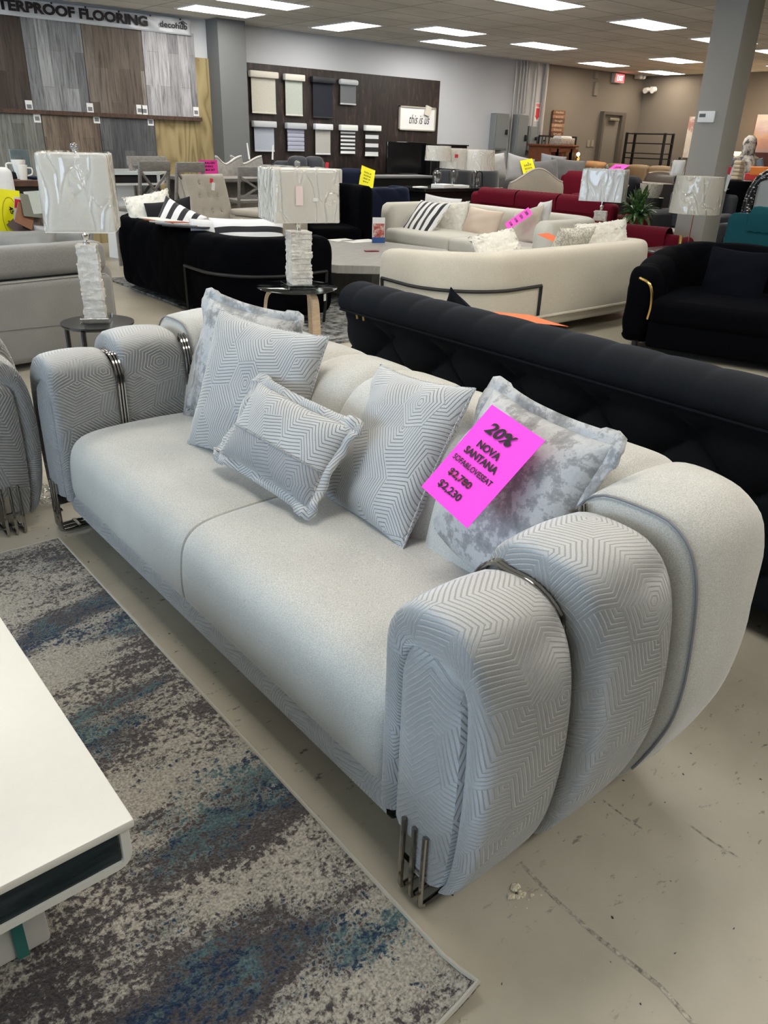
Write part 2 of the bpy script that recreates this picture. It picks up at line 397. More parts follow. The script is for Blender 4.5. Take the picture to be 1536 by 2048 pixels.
M_YELLOW = plain('yellow_card', (0.85, 0.80, 0.0), 0.5, var=0.02)
M_ORANGE = plain('orange_card', (0.85, 0.13, 0.01), 0.6, var=0.03)
M_REDP = plain('red_label', (0.7, 0.03, 0.05), 0.6)
M_INK = plain('black_ink', (0.008, 0.004, 0.008), 0.6)
M_BLACKM = plain('black_metal', (0.012, 0.012, 0.013), 0.4, 0.3)
M_BLACKW = plain('black_wood', (0.012, 0.011, 0.011), 0.35)
M_GOLD = plain('brass', (0.75, 0.52, 0.18), 0.22, 1.0)
M_COPPER = plain('copper', (0.72, 0.30, 0.20), 0.2, 1.0)
M_BIRCH = wood('birch_bentwood', (0.48, 0.34, 0.22), (0.62, 0.47, 0.33), scale=(4, 4, 30))
M_GREYTOP = wood('grey_wood_top', (0.26, 0.25, 0.24), (0.34, 0.33, 0.31), scale=(2, 12, 2))
M_GREYWOOD = wood('weathered_grey_wood', (0.16, 0.15, 0.14), (0.24, 0.225, 0.21), scale=(6, 6, 30))
M_CHERRY = wood('cherry_wood', (0.095, 0.024, 0.007), (0.17, 0.05, 0.014), scale=(4, 4, 14))
M_DARKWOOD = wood('dark_walnut', (0.035, 0.018, 0.012), (0.085, 0.045, 0.03), scale=(8, 8, 3))
M_ELBOX = plain('electrical_grey', (0.20, 0.215, 0.225), 0.45, var=0.03)
M_CONDUIT = plain('galvanised_conduit', (0.42, 0.41, 0.40), 0.4, 0.6)
M_COLUMN = plain('dark_grey_paint', (0.135, 0.14, 0.142), 0.7, var=0.03, vs=4)
M_PILLAR = plain('warm_grey_paint', (0.31, 0.295, 0.27), 0.75, var=0.03, vs=4)
M_PILLAR2 = plain('warm_grey_paint_old', (0.30, 0.285, 0.26), 0.75, var=0.05, vs=3)
M_WALLW = plain('white_wall_paint', (0.53, 0.545, 0.58), 0.85, var=0.05, vs=1.5)
M_WALLG = plain('taupe_wall_paint', (0.195, 0.17, 0.143), 0.85, var=0.08, vs=1.2)
M_GREEN = m_leaf()
M_TERRA = plain('terracotta', (0.22, 0.10, 0.06), 0.7)
M_SKIN = plain('skin', (0.45, 0.27, 0.19), 0.6, var=0.05)
M_SPECK = (0, 0, 0)

def m_stone():
    t = NT('rough_white_quartz'); c = t.coord(); n = t.noise(c, 22, 6, 0.7); n2 = t.noise(c, 60, 3)
    t.p(color=t.ramp(n, (0.3, (0.50, 0.47, 0.43)), (0.55, (0.74, 0.71, 0.66)), (0.75, (0.86, 0.85, 0.83))), rough=0.35, sss=0.0)
    t.bump(t.m('ADD', n, t.m('MULTIPLY', n2, 0.5)), 0.8, 0.012); return t.mat
M_STONE = m_stone()
def m_floor():
    t = NT('painted_concrete'); c = t.coord(); big = t.noise(c, 0.9, 5, 0.6); mid = t.noise(c, 7, 5)
    col = t.ramp(big, (0.3, (0.40, 0.36, 0.285)), (0.7, (0.48, 0.44, 0.355)))
    col = t.mix(1.0, col, t.ramp(mid, (0.3, 0.88), (0.7, 1.0)), 'MULTIPLY')
    # dark scuffs: sparse stretched blots; pale chips: sparse dots
    sc = t.noise(t.map(c, (1.0, 2.2, 1), (0, 0, 0.7)), 16, 5, 0.7); reg = t.noise(c, 1.7, 2)
    m1 = t.m('MULTIPLY', t.ramp(sc, (0.615, 0.0), (0.655, 1.0)), t.ramp(reg, (0.42, 0.0), (0.55, 1.0)))
    col = t.mix(t.m('MULTIPLY', m1, 0.75), col, (0.05, 0.047, 0.04, 1))
    sc2 = t.noise(c, 60, 3, 0.6); m2 = t.ramp(sc2, (0.73, 0.0), (0.76, 1.0)); col = t.mix(t.m('MULTIPLY', m2, 0.8), col, (0.5, 0.48, 0.44, 1))
    sc3 = t.noise(c, 34, 2, 0.5); m3 = t.ramp(sc3, (0.74, 0.0), (0.75, 1.0)); col = t.mix(m3, col, (0.03, 0.028, 0.025, 1))
    t.p(color=col, rough=t.ramp(mid, (0.3, 0.30), (0.7, 0.42)), spec=0.45); t.bump(mid, 0.05, 0.01); return t.mat
def m_ceiling():
    t = NT('ceiling_tile'); c = t.coord()
    br = t.n('TexBrick', offset=0.0, offset_frequency=1); t.put(br.inputs['Vector'], c)
    br.inputs['Color1'].default_value = (0.78, 0.76, 0.70, 1); br.inputs['Color2'].default_value = (0.70, 0.68, 0.62, 1); br.inputs['Mortar'].default_value = (0.38, 0.36, 0.33, 1)
    br.inputs['Scale'].default_value = 1; br.inputs['Mortar Size'].default_value = 0.012; br.inputs['Brick Width'].default_value = 1.06; br.inputs['Row Height'].default_value = 0.535; br.inputs['Mortar Smooth'].default_value = 0.3
    st = t.noise(c, 0.8, 4, 0.6); n = t.noise(c, 90, 2)
    col = t.mix(1.0, br.outputs[0], t.ramp(st, (0.35, 0.8), (0.6, 1.0)), 'MULTIPLY')
    t.p(color=t.mix(1.0, col, t.ramp(n, (0.35, 0.9), (0.6, 1.0)), 'MULTIPLY'), rough=0.95, spec=0.1); return t.mat
def m_ply():
    t = NT('bare_plywood'); c = t.coord(); v = t.map(c, (1, 1, 0.28)); g = t.noise(v, 0.9, 3, 0.5, dist=1.2)
    rings = t.m('PINGPONG', t.m('MULTIPLY', g, 13.0), 0.5); k = t.noise(c, 5.5, 1)
    col = t.ramp(rings, (0.0, (0.20, 0.145, 0.06)), (0.22, (0.31, 0.24, 0.115)), (0.5, (0.36, 0.285, 0.145)))
    col = t.mix(t.ramp(k, (0.72, 0.0), (0.745, 1.0)), col, (0.12, 0.05, 0.02, 1)); t.p(color=col, rough=0.7); return t.mat
def m_darkply():
    t = NT('dark_stained_plywood'); c = t.coord(); v = t.map(c, (1, 1, 0.22)); g = t.noise(v, 7, 6, 0.7, dist=2.0)
    t.p(color=t.ramp(g, (0.38, (0.006, 0.003, 0.0025)), (0.56, (0.022, 0.012, 0.010)), (0.72, (0.085, 0.050, 0.042))), rough=0.5); return t.mat
def m_rug():
    t = NT('abstract_rug_pile'); c = t.coord(); v = t.map(c, (0.8, 2.1, 1), (0, 0, 0.12), (0.4, 0.35, 0))
    tuft = t.noise(c, 150, 2, 0.6); tuft2 = t.noise(c, 62, 3, 0.7, out=0)
    jit = t.m('ADD', t.m('MULTIPLY', t.m('SUBTRACT', tuft2, 0.5), 0.5), t.m('MULTIPLY', t.m('SUBTRACT', t.noise(c, 115, 1, 0.5), 0.5), 0.22))
    a = t.m('ADD', t.noise(v, 1.65, 5, 0.62), jit)
    b = t.m('ADD', t.noise(t.map(c, (0.8, 1.9, 1), (0, 0, 0.1), (7.3, 2.2, 0)), 1.9, 5, 0.62), jit)
    d = t.m('ADD', t.noise(t.map(c, (1, 1.6, 1), loc=(3.1, 9.2, 0)), 3.4, 4, 0.7), t.m('MULTIPLY', jit, 1.2))
    cream = t.mix(tuft2, (0.27, 0.25, 0.215, 1), (0.50, 0.46, 0.39, 1))
    dark = t.mix(tuft2, (0.045, 0.038, 0.040, 1), (0.105, 0.092, 0.090, 1))
    teal = t.mix(t.ramp(d, (0.47, 0.0), (0.60, 1.0)), (0.085, 0.145, 0.155, 1), (0.016, 0.030, 0.062, 1))
    col = t.mix(t.ramp(a, (0.465, 1.0), (0.54, 0.0)), cream, dark)
    col = t.mix(t.ramp(b, (0.54, 0.0), (0.62, 1.0)), col, teal)
    col = t.mix(1.0, col, t.ramp(tuft, (0.3, 0.55), (0.65, 1.15)), 'MULTIPLY')
    t.p(color=col, rough=0.95, sheen=0.15, spec=0.1); t.bump(t.m('ADD', tuft, tuft2), 0.9, 0.008); return t.mat
def m_shag():
    t = NT('mottled_shag'); c = t.coord(); n = t.noise(c, 14, 6, 0.7)
    t.p(color=t.ramp(n, (0.4, (0.03, 0.03, 0.03)), (0.6, (0.34, 0.34, 0.33))), rough=0.95); t.bump(n, 0.8, 0.01); return t.mat
def m_fur():
    t = NT('white_fur'); c = t.coord(); n = t.noise(c, 45, 5, 0.75, dist=1.0)
    t.p(color=t.ramp(n, (0.3, (0.70, 0.67, 0.58)), (0.6, (0.88, 0.85, 0.77))), rough=0.95, sheen=0.6); t.bump(n, 0.6, 0.012); return t.mat
def m_stripes(name, n, a, b, axis=0, duty=0.5, phase=0.0):
    t = NT(name); sp = t.n('SeparateXYZ'); t.put(sp.inputs[0], t.coord('UV'))
    f = t.m('FRACT', t.m('ADD', t.m('MULTIPLY', sp.outputs[axis], n), phase)); s = t.m('LESS_THAN', f, duty)
    t.p(color=t.mix(s, (*b, 1), (*a, 1)), rough=0.85, sheen=0.2); return t.mat
def m_mottle(name, stops, scale=20, rough=0.8):
    t = NT(name); n = t.noise(t.coord(), scale, 5, 0.7); t.p(color=t.ramp(n, *stops), rough=rough); return t.mat
M_FLOOR = m_floor(); M_CEIL = m_ceiling(); M_PLY = m_ply(); M_DPLY = m_darkply(); M_RUG = m_rug(); M_SHAG = m_shag(); M_FUR = m_fur()

# ------------------------------------------------------------------ room
YW, XW, ZC = 11.9, 17.6, 3.0
def slab(name, lo, hi, mat):
    return struct(MB().box([(a + b) / 2 for a, b in zip(lo, hi)], [b - a for a, b in zip(lo, hi)]).build(name, mat, smooth=False))
slab('floor', (-6.2, -6.2, -0.1), (XW + 0.2, YW + 0.2, 0), M_FLOOR)
slab('ceiling', (-6.2, -6.2, ZC), (XW + 0.2, YW + 0.2, ZC + 0.1), M_CEIL)
xg = at_y(1094, 128, YW).x
slab('wall_back', (-6.2, YW, 0), (xg, YW + 0.15, ZC), M_WALLW)
slab('wall_rear', (xg, YW, 0), (XW + 0.2, YW + 0.15, ZC), M_WALLG)
slab('wall_right', (XW, -6.2, 0), (XW + 0.15, YW, ZC), M_WALLG)
slab('wall_front', (-6.2, -6.2, 0), (XW + 0.2, -6.05, ZC), plain('dark_wall_paint', (0.07, 0.065, 0.06), 0.85))
slab('wall_left', (-6.15, -6.2, 0), (-6.0, YW + 0.1, 0.35), M_WALLG)
slab('trim_1', (-6.15, -6.2, 2.85), (-6.0, YW + 0.1, ZC), M_WALLG)
for i in range(7):
    y0 = -6.0 + i * 2.55
    wf = MB()
    for (a, b) in (((-6.1, y0, 0.35), (-6.02, y0 + 0.08, 2.85)), ((-6.1, y0 + 2.47, 0.35), (-6.02, y0 + 2.55, 2.85)),
                   ((-6.1, y0 + 0.08, 0.35), (-6.02, y0 + 2.47, 0.43)), ((-6.1, y0 + 0.08, 2.77), (-6.02, y0 + 2.47, 2.85))):
        wf.box([(p + q) / 2 for p, q in zip(a, b)], [q - p for p, q in zip(a, b)])
    fr = struct(wf.build('window_%d' % (i + 1), M_CONDUIT, smooth=False))
    MB().box((-6.06, y0 + 1.275, 1.6), (0.01, 2.39, 2.34)).build('window_pane', M_WINDOW, fr, smooth=False)
# floor joints: saw cuts in the concrete
def joint(n, pts, wd=0.009):
    rings = []
    for i, p in enumerate(pts):
        a = Vector(pts[max(0, i - 1)]); b = Vector(pts[min(len(pts) - 1, i + 1)]); d = (b - a).normalized(); q = Vector((-d.y, d.x)) * wd / 2
        rings.append([(p[0] - q.x, p[1] - q.y, 0.0008), (p[0] + q.x, p[1] + q.y, 0.0008)])
    struct(MB().loft(rings, False).build('trim_%d' % n, m_mottle('floor_joint_%d' % n, ((0.36, (0.12, 0.105, 0.085)), (0.6, (0.45, 0.41, 0.34))), 60), smooth=False))
jl = [at_z(x, y, 0) for x, y in ((1040, 1725), (1080, 1768), (1120, 1808), (1190, 1870), (1260, 1925), (1320, 1972), (1380, 2040), (1420, 2080))]
joint(2, [(p.x, p.y) for p in jl], 0.010)
jl = [at_z(x, y, 0) for x, y in ((1205, 1600), (1262, 1644), (1300, 1668))]
joint(3, [(p.x, p.y) for p in jl], 0.006)
jl = [at_z(x, y, 0) for x, y in ((1380, 1650), (1420, 1680), (1475, 1714))]
joint(4, [(p.x, p.y) for p in jl], 0.005)

# columns
p0 = at_y(424, 40, 11.55); p1 = at_y(490, 50, 11.55)
struct(MB().box(((p0.x + p1.x) / 2 + 0.04, 11.725, 1.5), (p1.x - p0.x - 0.08, 0.35, 3.0)).build('trim_5', M_COLUMN, smooth=False), 'dark grey square column against the white wall')
struct(MB().rbox((9.175, 5.165, 1.5), (0.35, 0.37, 3.0), 0.006, 2).build('trim_6', M_PILLAR), 'free-standing square grey pillar')
struct(MB().box((xg + (XW - 0.9 - xg) * 0 + 17.15, YW - 0.12, 1.5), (0.35, 0.24, 3.0)).build('trim_7', M_PILLAR2, smooth=False), 'shallow pilaster in the far corner')

# ceiling lights: 2 x 4 troffers in rows
def troffer(cx, cy, lx, ly, label):
    t = thing('ceiling_light', label, 'ceiling light', (cx, cy, ZC), 0, 'recessed ceiling light panels')
    f = MB()
    for (a, b, sx, sy) in ((0, -ly / 2, lx + .05, .025), (0, ly / 2, lx + .05, .025), (-lx / 2, 0, .025, ly), (lx / 2, 0, .025, ly)): f.box((a, b, -0.006), (sx, sy, 0.012))
    f.build('light_frame', M_WHITE, t, smooth=False)
    MB().box((0, 0, -0.005), (lx - .02, ly - .02, 0.006)).build('diffuser', M_PANELW if cx > 13.8 else M_PANEL, t, smooth=False)
M_PANEL = glow('light_diffuser', (1.0, 0.965, 0.89), PANEL_E)
M_PANELW = glow('warm_light_diffuser', (1.0, 0.87, 0.69), PANEL_E)
LIGHTS = [(6.1, 10.9, 1.06, .56, 'ceiling light panel nearest the top of the flooring banner'),
          (6.08, 9.8, 1.06, .55, 'ceiling light panel cut off at the top edge left of centre'),
          (8.06, 10.73, .54, 1.07, 'square-on ceiling light panel above the window shade samples, turned across the others'),
          (9.35, 9.83, 1.04, .54, 'upper one of the close pair of ceiling lights above the white wall'),
          (10.45, 10.9, 1.08, .54, 'lower one of the close pair of ceiling lights above the white wall'),
          (11.6, 9.9, 1.15, .54, 'ceiling light panel right of the close pair, above the electrical boxes'),
          (8.15, 7.1, 1.08, .54, 'large ceiling light panel cut off at the top centre edge'),
          (10.42, 7.12, 1.06, .54, 'ceiling light panel just left of the grey pillar top'),
          (12.55, 7.2, 1.06, .54, 'ceiling light panel half hidden behind the left edge of the pillar'),
          (14.7, 10.95, 1.05, .54, 'ceiling light panel above the leaning word sign, left of the exit sign'),
          (14.72, 9.35, 1.05, .54, 'ceiling light panel right of the exit sign and nearer than it'),
          (16.85, 11.0, 1.05, .54, 'farthest small ceiling light panel near the room corner'),
          (14.4, 7.2, 1.05, .54, 'ceiling light panel at the right edge beyond the pillar'),
          (16.9, 8.2, 1.05, .54, 'tiny far ceiling light panel at the right edge beyond the pillar')]
for L in LIGHTS: troffer(*L)
k = 0
for yy in (4.4, 1.7, -1.0, -3.7):
    for xx in (1.1, 3.4, 5.7, 8.0, 11.5, 14.5):
        if (yy == 4.4 and xx > 6) or (yy == -3.7 and not 3 < xx < 9): continue
        troffer(xx, yy, 1.06, .54, 'ceiling light panel in the rows above the front of the showroom'); k += 1
for xx, yy in ((3.4, 7.1), (1.1, 7.1), (-1.2, 7.1), (3.6, 9.8), (1.1, 9.8), (-1.2, 9.8)):
    troffer(xx, yy, 1.06, .54, 'ceiling light panel in the rows above the front of the showroom')
# ------------------------------------------------------------------ rug, coffee table
rug = MB()
def rugf(u, v):
    x = -1.7 + (0.775 + 1.7) * u; y = 0.585 + (2.94 - 0.585) * v
    lift = 0.03 * max(0, 1 - ((1 - u) * 2.475 + v * 2.355) / 0.10) ** 1.5
    return (x, y, 0.012 + lift)
rug.grid(rugf, 120, 120)
o = rug.build('area_rug', M_RUG); tag(o, 'flat area rug in cream, charcoal and teal blotches before the long sofa', 'rug')
sm = o.modifiers.new('thick', 'SOLIDIFY'); sm.thickness = 0.011; sm.offset = -1
eb = MB().tube([rugf(0, 0), rugf(0.5, 0), rugf(0.9, 0), rugf(0.96, 0), rugf(0.98, 0), rugf(0.992, 0), rugf(1, 0), rugf(1, .008), rugf(1, .02), rugf(1, .04), rugf(1, .1), rugf(1, .5), rugf(1, 1), rugf(.5, 1), rugf(0, 1)], 0.0055, 6)
eb.build('rug_binding', plain('rug_binding', (0.42, 0.39, 0.33), 0.9), o)

ct = thing('coffee_table', 'white lacquered coffee table with dark glass end panel standing on the blotchy rug', 'coffee table', (-0.24, 1.60, 0))
MB().rbox((0, 0, 0.4115), (1.1, 1.18, 0.019), 0.004, 2).build('table_top', M_WHITEP, ct)
# body: a frame with rounded lower corners around the inset glass front
def rr(hw, z0, z1, r, y):
    pts = []
    for (cx, cz, a0) in ((hw - r, z0 + r, -90), (hw - 0.006, z1 - 0.006, 0), (-hw + 0.006, z1 - 0.006, 90), (-hw + r, z0 + r, 180)):
        rad = r if cz < (z0 + z1) / 2 else 0.006
        for k in range(7): a = radians(a0 + 15 * k); pts.append((cx + rad * cos(a), y, cz + rad * sin(a)))
    return pts
bd = MB(); Z0, Z1 = 0.300, 0.402
for sg in (-1, 1):
    yy = 0.575 * sg
    R = [rr(0.545, Z0, Z1, 0.03, 0), rr(0.545, Z0, Z1, 0.03, yy - 0.006 * sg), rr(0.542, Z0 + .004, Z1 - .002, 0.028, yy), rr(0.527, Z0 + .018, Z1 - .010, 0.006, yy), rr(0.525, Z0 + .020, Z1 - .012, 0.005, yy - 0.012 * sg)]
    bd.loft(R, True, (False, True))
bd.build('table_body', M_WHITEP, ct, angle=30)
t_ = NT('dark_tinted_glass'); t_.p(color=t_.ramp(t_.noise(t_.map(t_.coord(), (3, 3, 40)), 1.4, 4, 0.6), (0.35, (0.010, 0.018, 0.022)), (0.7, (0.030, 0.045, 0.050))), rough=0.12)
MB().box((0, -0.567, 0.355), (1.046, 0.006, 0.070)).build('glass_panel', t_.mat, ct, smooth=False)
MB().rbox((0, 0.05, 0.157), (0.82, 0.90, 0.286), 0.006, 2).build('table_base', M_WHITEP, ct)
MB().box((0.355, -0.4035, 0.157), (0.022, 0.006, 0.284)).build('glass_strip', plain('teal_glass_edge', (0.05, 0.20, 0.18), 0.15), ct, smooth=False)

# ------------------------------------------------------------------ the silver sofa and its loveseat
ARM_OUT = [(0, .17), (0, .30), (0, .42), (0, .54), (.0, .62), (.018, .675), (.055, .712), (.11, .728), (.165, .728), (.215, .71), (.255, .67), (.282, .61), (.297, .53), (.303, .43), (.300, .33), (.290, .24), (.275, .17), (.258, .12), (.242, .09), (.228, .078), (.215, .075)]
ARM_IN = [(.055, .17), (.055, .30), (.055, .42), (.055, .54), (.057, .59), (.066, .612), (.085, .622), (.115, .624), (.15, .624), (.185, .622), (.21, .612), (.226, .59), (.232, .53), (.236, .43), (.236, .33), (.233, .24), (.228, .17), (.222, .125), (.216, .10), (.212, .088), (.208, .08)]
def arm_path(gu=0.0, gz=0.0, inn=0.0, n=64):
    """outline of the arm seen from the front; u grows outwards from the seat, z up"""
    pts = []
    for (a, b), (c, d) in zip(ARM_OUT, ARM_IN):
        k = smooth01((b - 0.10) / 0.3)
        uo = a + gu * (1.0 if a > 0.14 else 0.0) * (0.35 + 0.65 * k); zo = b + gz * smooth01((b - 0.45) / 0.25)
        pts.append((uo * (1 - inn) + c * inn, zo * (1 - inn) + d * inn, 0))
    return [(p.x, p.y) for p in interp(pts, n)]
BACK_REAR = [(.05, .62), (.10, .74), (.17, .86), (.33, .975), (.5, 1.03), (.66, 1.035), (.74, 1.01), (.80, .95), (.9, .93)]
def rear_limit(z):
    P = BACK_REAR
    if z <= P[0][0]: return P[0][1]
    for (a, b), (c, d) in zip(P, P[1:]):
        if z <= c: return b + (d - b) * (z - a) / (c - a)
    return P[-1][1]
def arm_shell(x0, x1, gu, gz, side, Lh, front_inset=0.05, rear=False, puff=0.006):
    """one wrapped shell of the arm; local x = depth from the front, y = along the sofa (side * (Lh - ...))"""
    D = x1 - x0; inn0 = arm_path(gu, gz, 1.0)
    def ring(x, inn=0.0, swell=0.0):
        out = []
        P = arm_path(gu + swell, gz + swell, inn)
        for u, z in P:
            xx = x
            if rear:
                q = min(1, max(0, (u - .08) / .27)); lim = rear_limit(z) - .02 - .20 * (1 - sqrt(1 - q * q * .96))
                if x > .70: xx = .70 + (x - .70) * (lim - .70) / (1.035 - .70)
            out.append((xx, side * (Lh - 0.31 + u), z))
        return out
    R = [ring(x0 + front_inset, 1.0), ring(x0 + 0.024, 1.0), ring(x0 + 0.008, .86), ring(x0 + 0.0, .62), ring(x0 + 0.0, .34), ring(x0 + 0.010, .10), ring(x0 + 0.028, 0.0, -.001)]
    n = 7
    for k in range(1, n): t = k / n; R.append(ring(x0 + .028 + (D - .056) * t, 0, puff * sin(pi * t)))
    R += [ring(x1 - 0.028, 0.0, -.001), ring(x1 - 0.012, .07), ring(x1 - 0.003, .24), ring(x1, .5)]
    if rear:
        R = R[:-4] + [ring(x1 - .05, 0, -.002), ring(x1 - .03, .05), ring(x1 - 0.012, .16), ring(x1 - .003, .35), ring(x1, .7)]
    mb = MB().loft(R, False, uvs=True)
    cap = R[-1]; inn = [(cap[0][0], side * (Lh - 0.31 + .13), z) for _, _, z in cap]
    mb.loft([cap, inn], False)
    return mb

def silver_sofa(name, label, cat, Lh, loc, rotz, nseat):
    """local: x from front (0) to back, y along the length (-Lh..Lh), z up"""
    root = thing(name, label, cat, loc, rotz)
    hy = Lh - 0.31                                   # inner face of the arms
    # plinth under the seat
    b = MB()
    prof = [(.030, .195), (.016, .18), (.012, .16), (.016, .13), (.032, .105), (.065, .090), (.12, .085), (.6, .088), (.6, .19)]
    n = 24; rings = [[(x, -hy - .02 + (2 * hy + .04) * k / n, z) for x, z in prof] for k in range(n + 1)]
    vs = [p for r in rings for p in r]; m_ = len(prof); fs = []; U = []; arc = [0]
    for i in range(1, m_): arc.append(arc[-1] + sqrt((prof[i][0] - prof[i - 1][0]) ** 2 + (prof[i][1] - prof[i - 1][1]) ** 2))
    for i in range(n):
        for k in range(m_ - 1):
            fs.append([i * m_ + k, i * m_ + k + 1, (i + 1) * m_ + k + 1, (i + 1) * m_ + k]); y0, y1 = rings[i][0][1], rings[i + 1][0][1]
            U.append([(y0, arc[k]), (y0, arc[k + 1]), (y1, arc[k + 1]), (y1, arc[k])])
    b.add(vs, fs, U); b.build('seat_base', M_MAZE, root)
    # seat cushions: the front drops over the plinth in one roll
    cw = 2 * hy / nseat
    for s in range(nseat):
        ya, yb = -hy + cw * s + .002, -hy + cw * (s + 1) - .002
        prof = interp([(.60, .452, 0), (.40, .460, 0), (.20, .458, 0), (.10, .448, 0), (.05, .425, 0), (.022, .38, 0), (.012, .31, 0), (.010, .25, 0), (.014, .21, 0), (.025, .192, 0), (.05, .188, 0)], 40)
        mb = MB(); ny = 26; R = []
        for k in range(ny + 1):
            t = k / ny; e = min(t, 1 - t) * (yb - ya); q = max(0, 1 - e / .035); dr = 0
            y = ya + (yb - ya) * (3 * t * t - 2 * t ** 3) ** 1.0; e = min(y - ya, yb - y); seam = (y - ya < yb - y) == (s > 0) if nseat > 1 and not (s == 0 and y - ya < yb - y) and not (s == nseat - 1 and yb - y < y - ya) else False
            q = max(0, 1 - e / (.014 if seam else .035)); dr = (.008 if seam else .024) * (1 - sqrt(max(0, 1 - q * q)))
            cr = .007 * sin(pi * t)
            R.append([(p.x + dr * (1 if p.x < .3 else .2), y, p.y - dr * (1 if p.y > .35 else -.2) + cr * smooth01((p.y - .3) / .15)) for p in prof])
        mb.loft(R, False, uvs=True)
        for r_, f in ((R[0], 1), (R[-1], 1)): mb.add(r_ + [(0.6, r_[0][1], .19)], [list(range(len(r_) + 1))])
        mb.build('seat_cushion', M_LINEN, root)
    # back: one channelled bolster
    prof = interp([(.50, .40, 0), (.53, .55, 0), (.575, .69, 0), (.64, .775, 0), (.73, .812, 0), (.83, .815, 0), (.93, .79, 0), (1.0, .74, 0), (1.03, .66, 0), (1.03, .52, 0), (.985, .34, 0), (.86, .17, 0), (.72, .085, 0), (.60, .07, 0)], 60)
    nch = max(4, round(2 * hy / .245)); ch = 2 * hy / nch; mb = MB(); R = []; per = 12
    for c in range(nch):
        for k in range(per + 1):
            if k == per and c < nch - 1: continue
            t = k / per; g = abs(2 * t - 1) ** 6 * .034; y = (-hy + ch * (c + t)) * (hy + .05) / hy; ring = []
            for i, p in enumerate(prof):
                a = prof[max(0, i - 1)]; d = prof[min(len(prof) - 1, i + 1)]; nrm = Vector((-(d.y - a.y), d.x - a.x)).normalized()
                gg = g * smooth01((p.y - .2) / .3); ring.append((p.x - nrm.x * gg, y, p.y - nrm.y * gg))
            R.append(ring)
    mb.loft(R, False, uvs=True); mb.build('backrest', M_LINEN, root)
    for side in (-1, 1):
        arm_shell(0.0, 0.255, 0.0, 0.0, side, Lh).build('arm_front_wrap', M_MAZE, root)
        arm_shell(0.268, 0.545, 0.036, 0.048, side, Lh, puff=.008).build('arm_rear_wrap', M_MAZE, root)
        arm_shell(0.565, 1.035, 0.060, 0.078, side, Lh, puff=.010, rear=True).build('back_corner_wrap', M_LINEN, root)
        # inset front panel
        P = arm_path(0, 0, 1.0); half = [p for p in P]; R = []
        for q, xx in ((1.0, .045), (1.0, .022), (.93, .006), (.7, -.004), (.35, -.008), (0.0, -.009)):
            R.append([(xx, side * (Lh - .31 + .145 + (u - .145) * q), (z - .34) * (q if z > .34 else 1) + .34 if q < 1 else z) for u, z in half])
        mb = MB().loft(R, False); mb.build('arm_front_panel', M_MAZE, root)
        # dark core behind the panel so no gap reads through
        # metal strips in the two grooves
        for x0, gu, gz in ((.2615, 0, 0), (.5515, .036, .048)):
            for k in range(3):
                P = arm_path(gu, gz, 0.0, 60); P = P[:(33 if gu == 0 else 24)]; P += [(P[-1][0] + .004, P[-1][1] - .03)]; pts = [(x0 + (k - 1) * .0115, side * (Lh - .31 + u + (-.010 if u > .10 else -.005)), z + (.005 if u < .05 else .005 - .017 * smooth01((u - .05) / .06))) for u, z in P[8:]]
                MB().tube(pts, .0052, 6).build('metal_strip', M_CHROME, root)
        # piping on the back corner
        P = arm_path(.060, .078, .04, 60); MB().tube([(.576, side * (Lh - .31 + u), z) for u, z in P[4:-3]], .0035, 6).build('piping', M_PIPING, root)
        # leg loops
        for k in range(3):
            y = side * (Lh - .31 + .142 + .033 * (k - 1)); pts = [(-.014, y, .215), (-.015, y, .10), (-.015, y, .02), (-.011, y, .009), (-.002, y, .0065), (.05, y, .0065), (.12, y, .0065), (.128, y, .012), (.13, y, .03), (.13, y, .10)]
            MB().tube(pts, .0062, 8).build('leg', M_CHROME, root)
        for xx, zz in ((.055, .013), (-.008, .098)): MB().box((xx, side * (Lh - .31 + .142), zz), (.012, .075, .006)).build('leg_crossbar', M_CHROME, root)
        MB().cyl((.80, side * (Lh - .35), 0), (.80, side * (Lh - .35), .12), .018).build('rear_leg', M_BLACKM, root)
    return root
SOFA_C = 1.93
silver_sofa('sofa', 'long silver-beige sofa with channelled back and maze-patterned velvet arms on chrome bar legs', 'sofa', 1.272, (0.828, SOFA_C, 0), 0.0, 2)
LVY = 3.09
silver_sofa('loveseat', 'matching maze-velvet loveseat cut off at the left edge beside the far arm of the sofa', 'loveseat', 0.85, (-0.024, LVY, 0), radians(90), 2)

# ------------------------------------------------------------------ pillows
def pillow_mb(w, h, t, wr=0.006, seed=0, n=36, pinch=0.07, split=None):
    rnd = random.Random(seed); ph = [rnd.uniform(0, 6) for _ in range(6)]
    def pt(u, v, sg):
        x = w / 2 * u * (1 - pinch * (1 - v * v) * abs(u) ** 1.5); y = h / 2 * v * (1 - pinch * (1 - u * u) * abs(v) ** 1.5)
        e = max(0, (1 - u ** 4) * (1 - v ** 4)); z = t / 2 * e ** .55 * (0.82 + .18 * cos(u * 1.2) * cos(v * 1.2))
        z += e ** .5 * wr * (sin(7 * u + 3 * v + ph[0]) + .7 * sin(4 * u - 9 * v + ph[1]) + .5 * sin(15 * u * v + ph[2])) * .5
        return (x, y, sg * z)
    m = MB(); sw = lambda a: sin((2 * a - 1) * pi / 2)
    for sg in (1, -1):
        m.grid(lambda a, b: pt(sw(a) * sg, sw(b), sg), n, n, uvf=lambda a, b: (sw(a) * w / 2 + (seed * .37 if seed < 20 else 0), sw(b) * h / 2 + (seed * .21 if seed < 20 else 0)))
    edge = []
    for k in range(4 * n):
        q, r = divmod(k, n); s = sw(r / n)
        u, v = [(s, -1), (1, s), (-s, 1), (-1, -s)][q]; p = pt(u, v, 0); edge.append(Vector((p[0], p[1], 0)))
    return m, edge
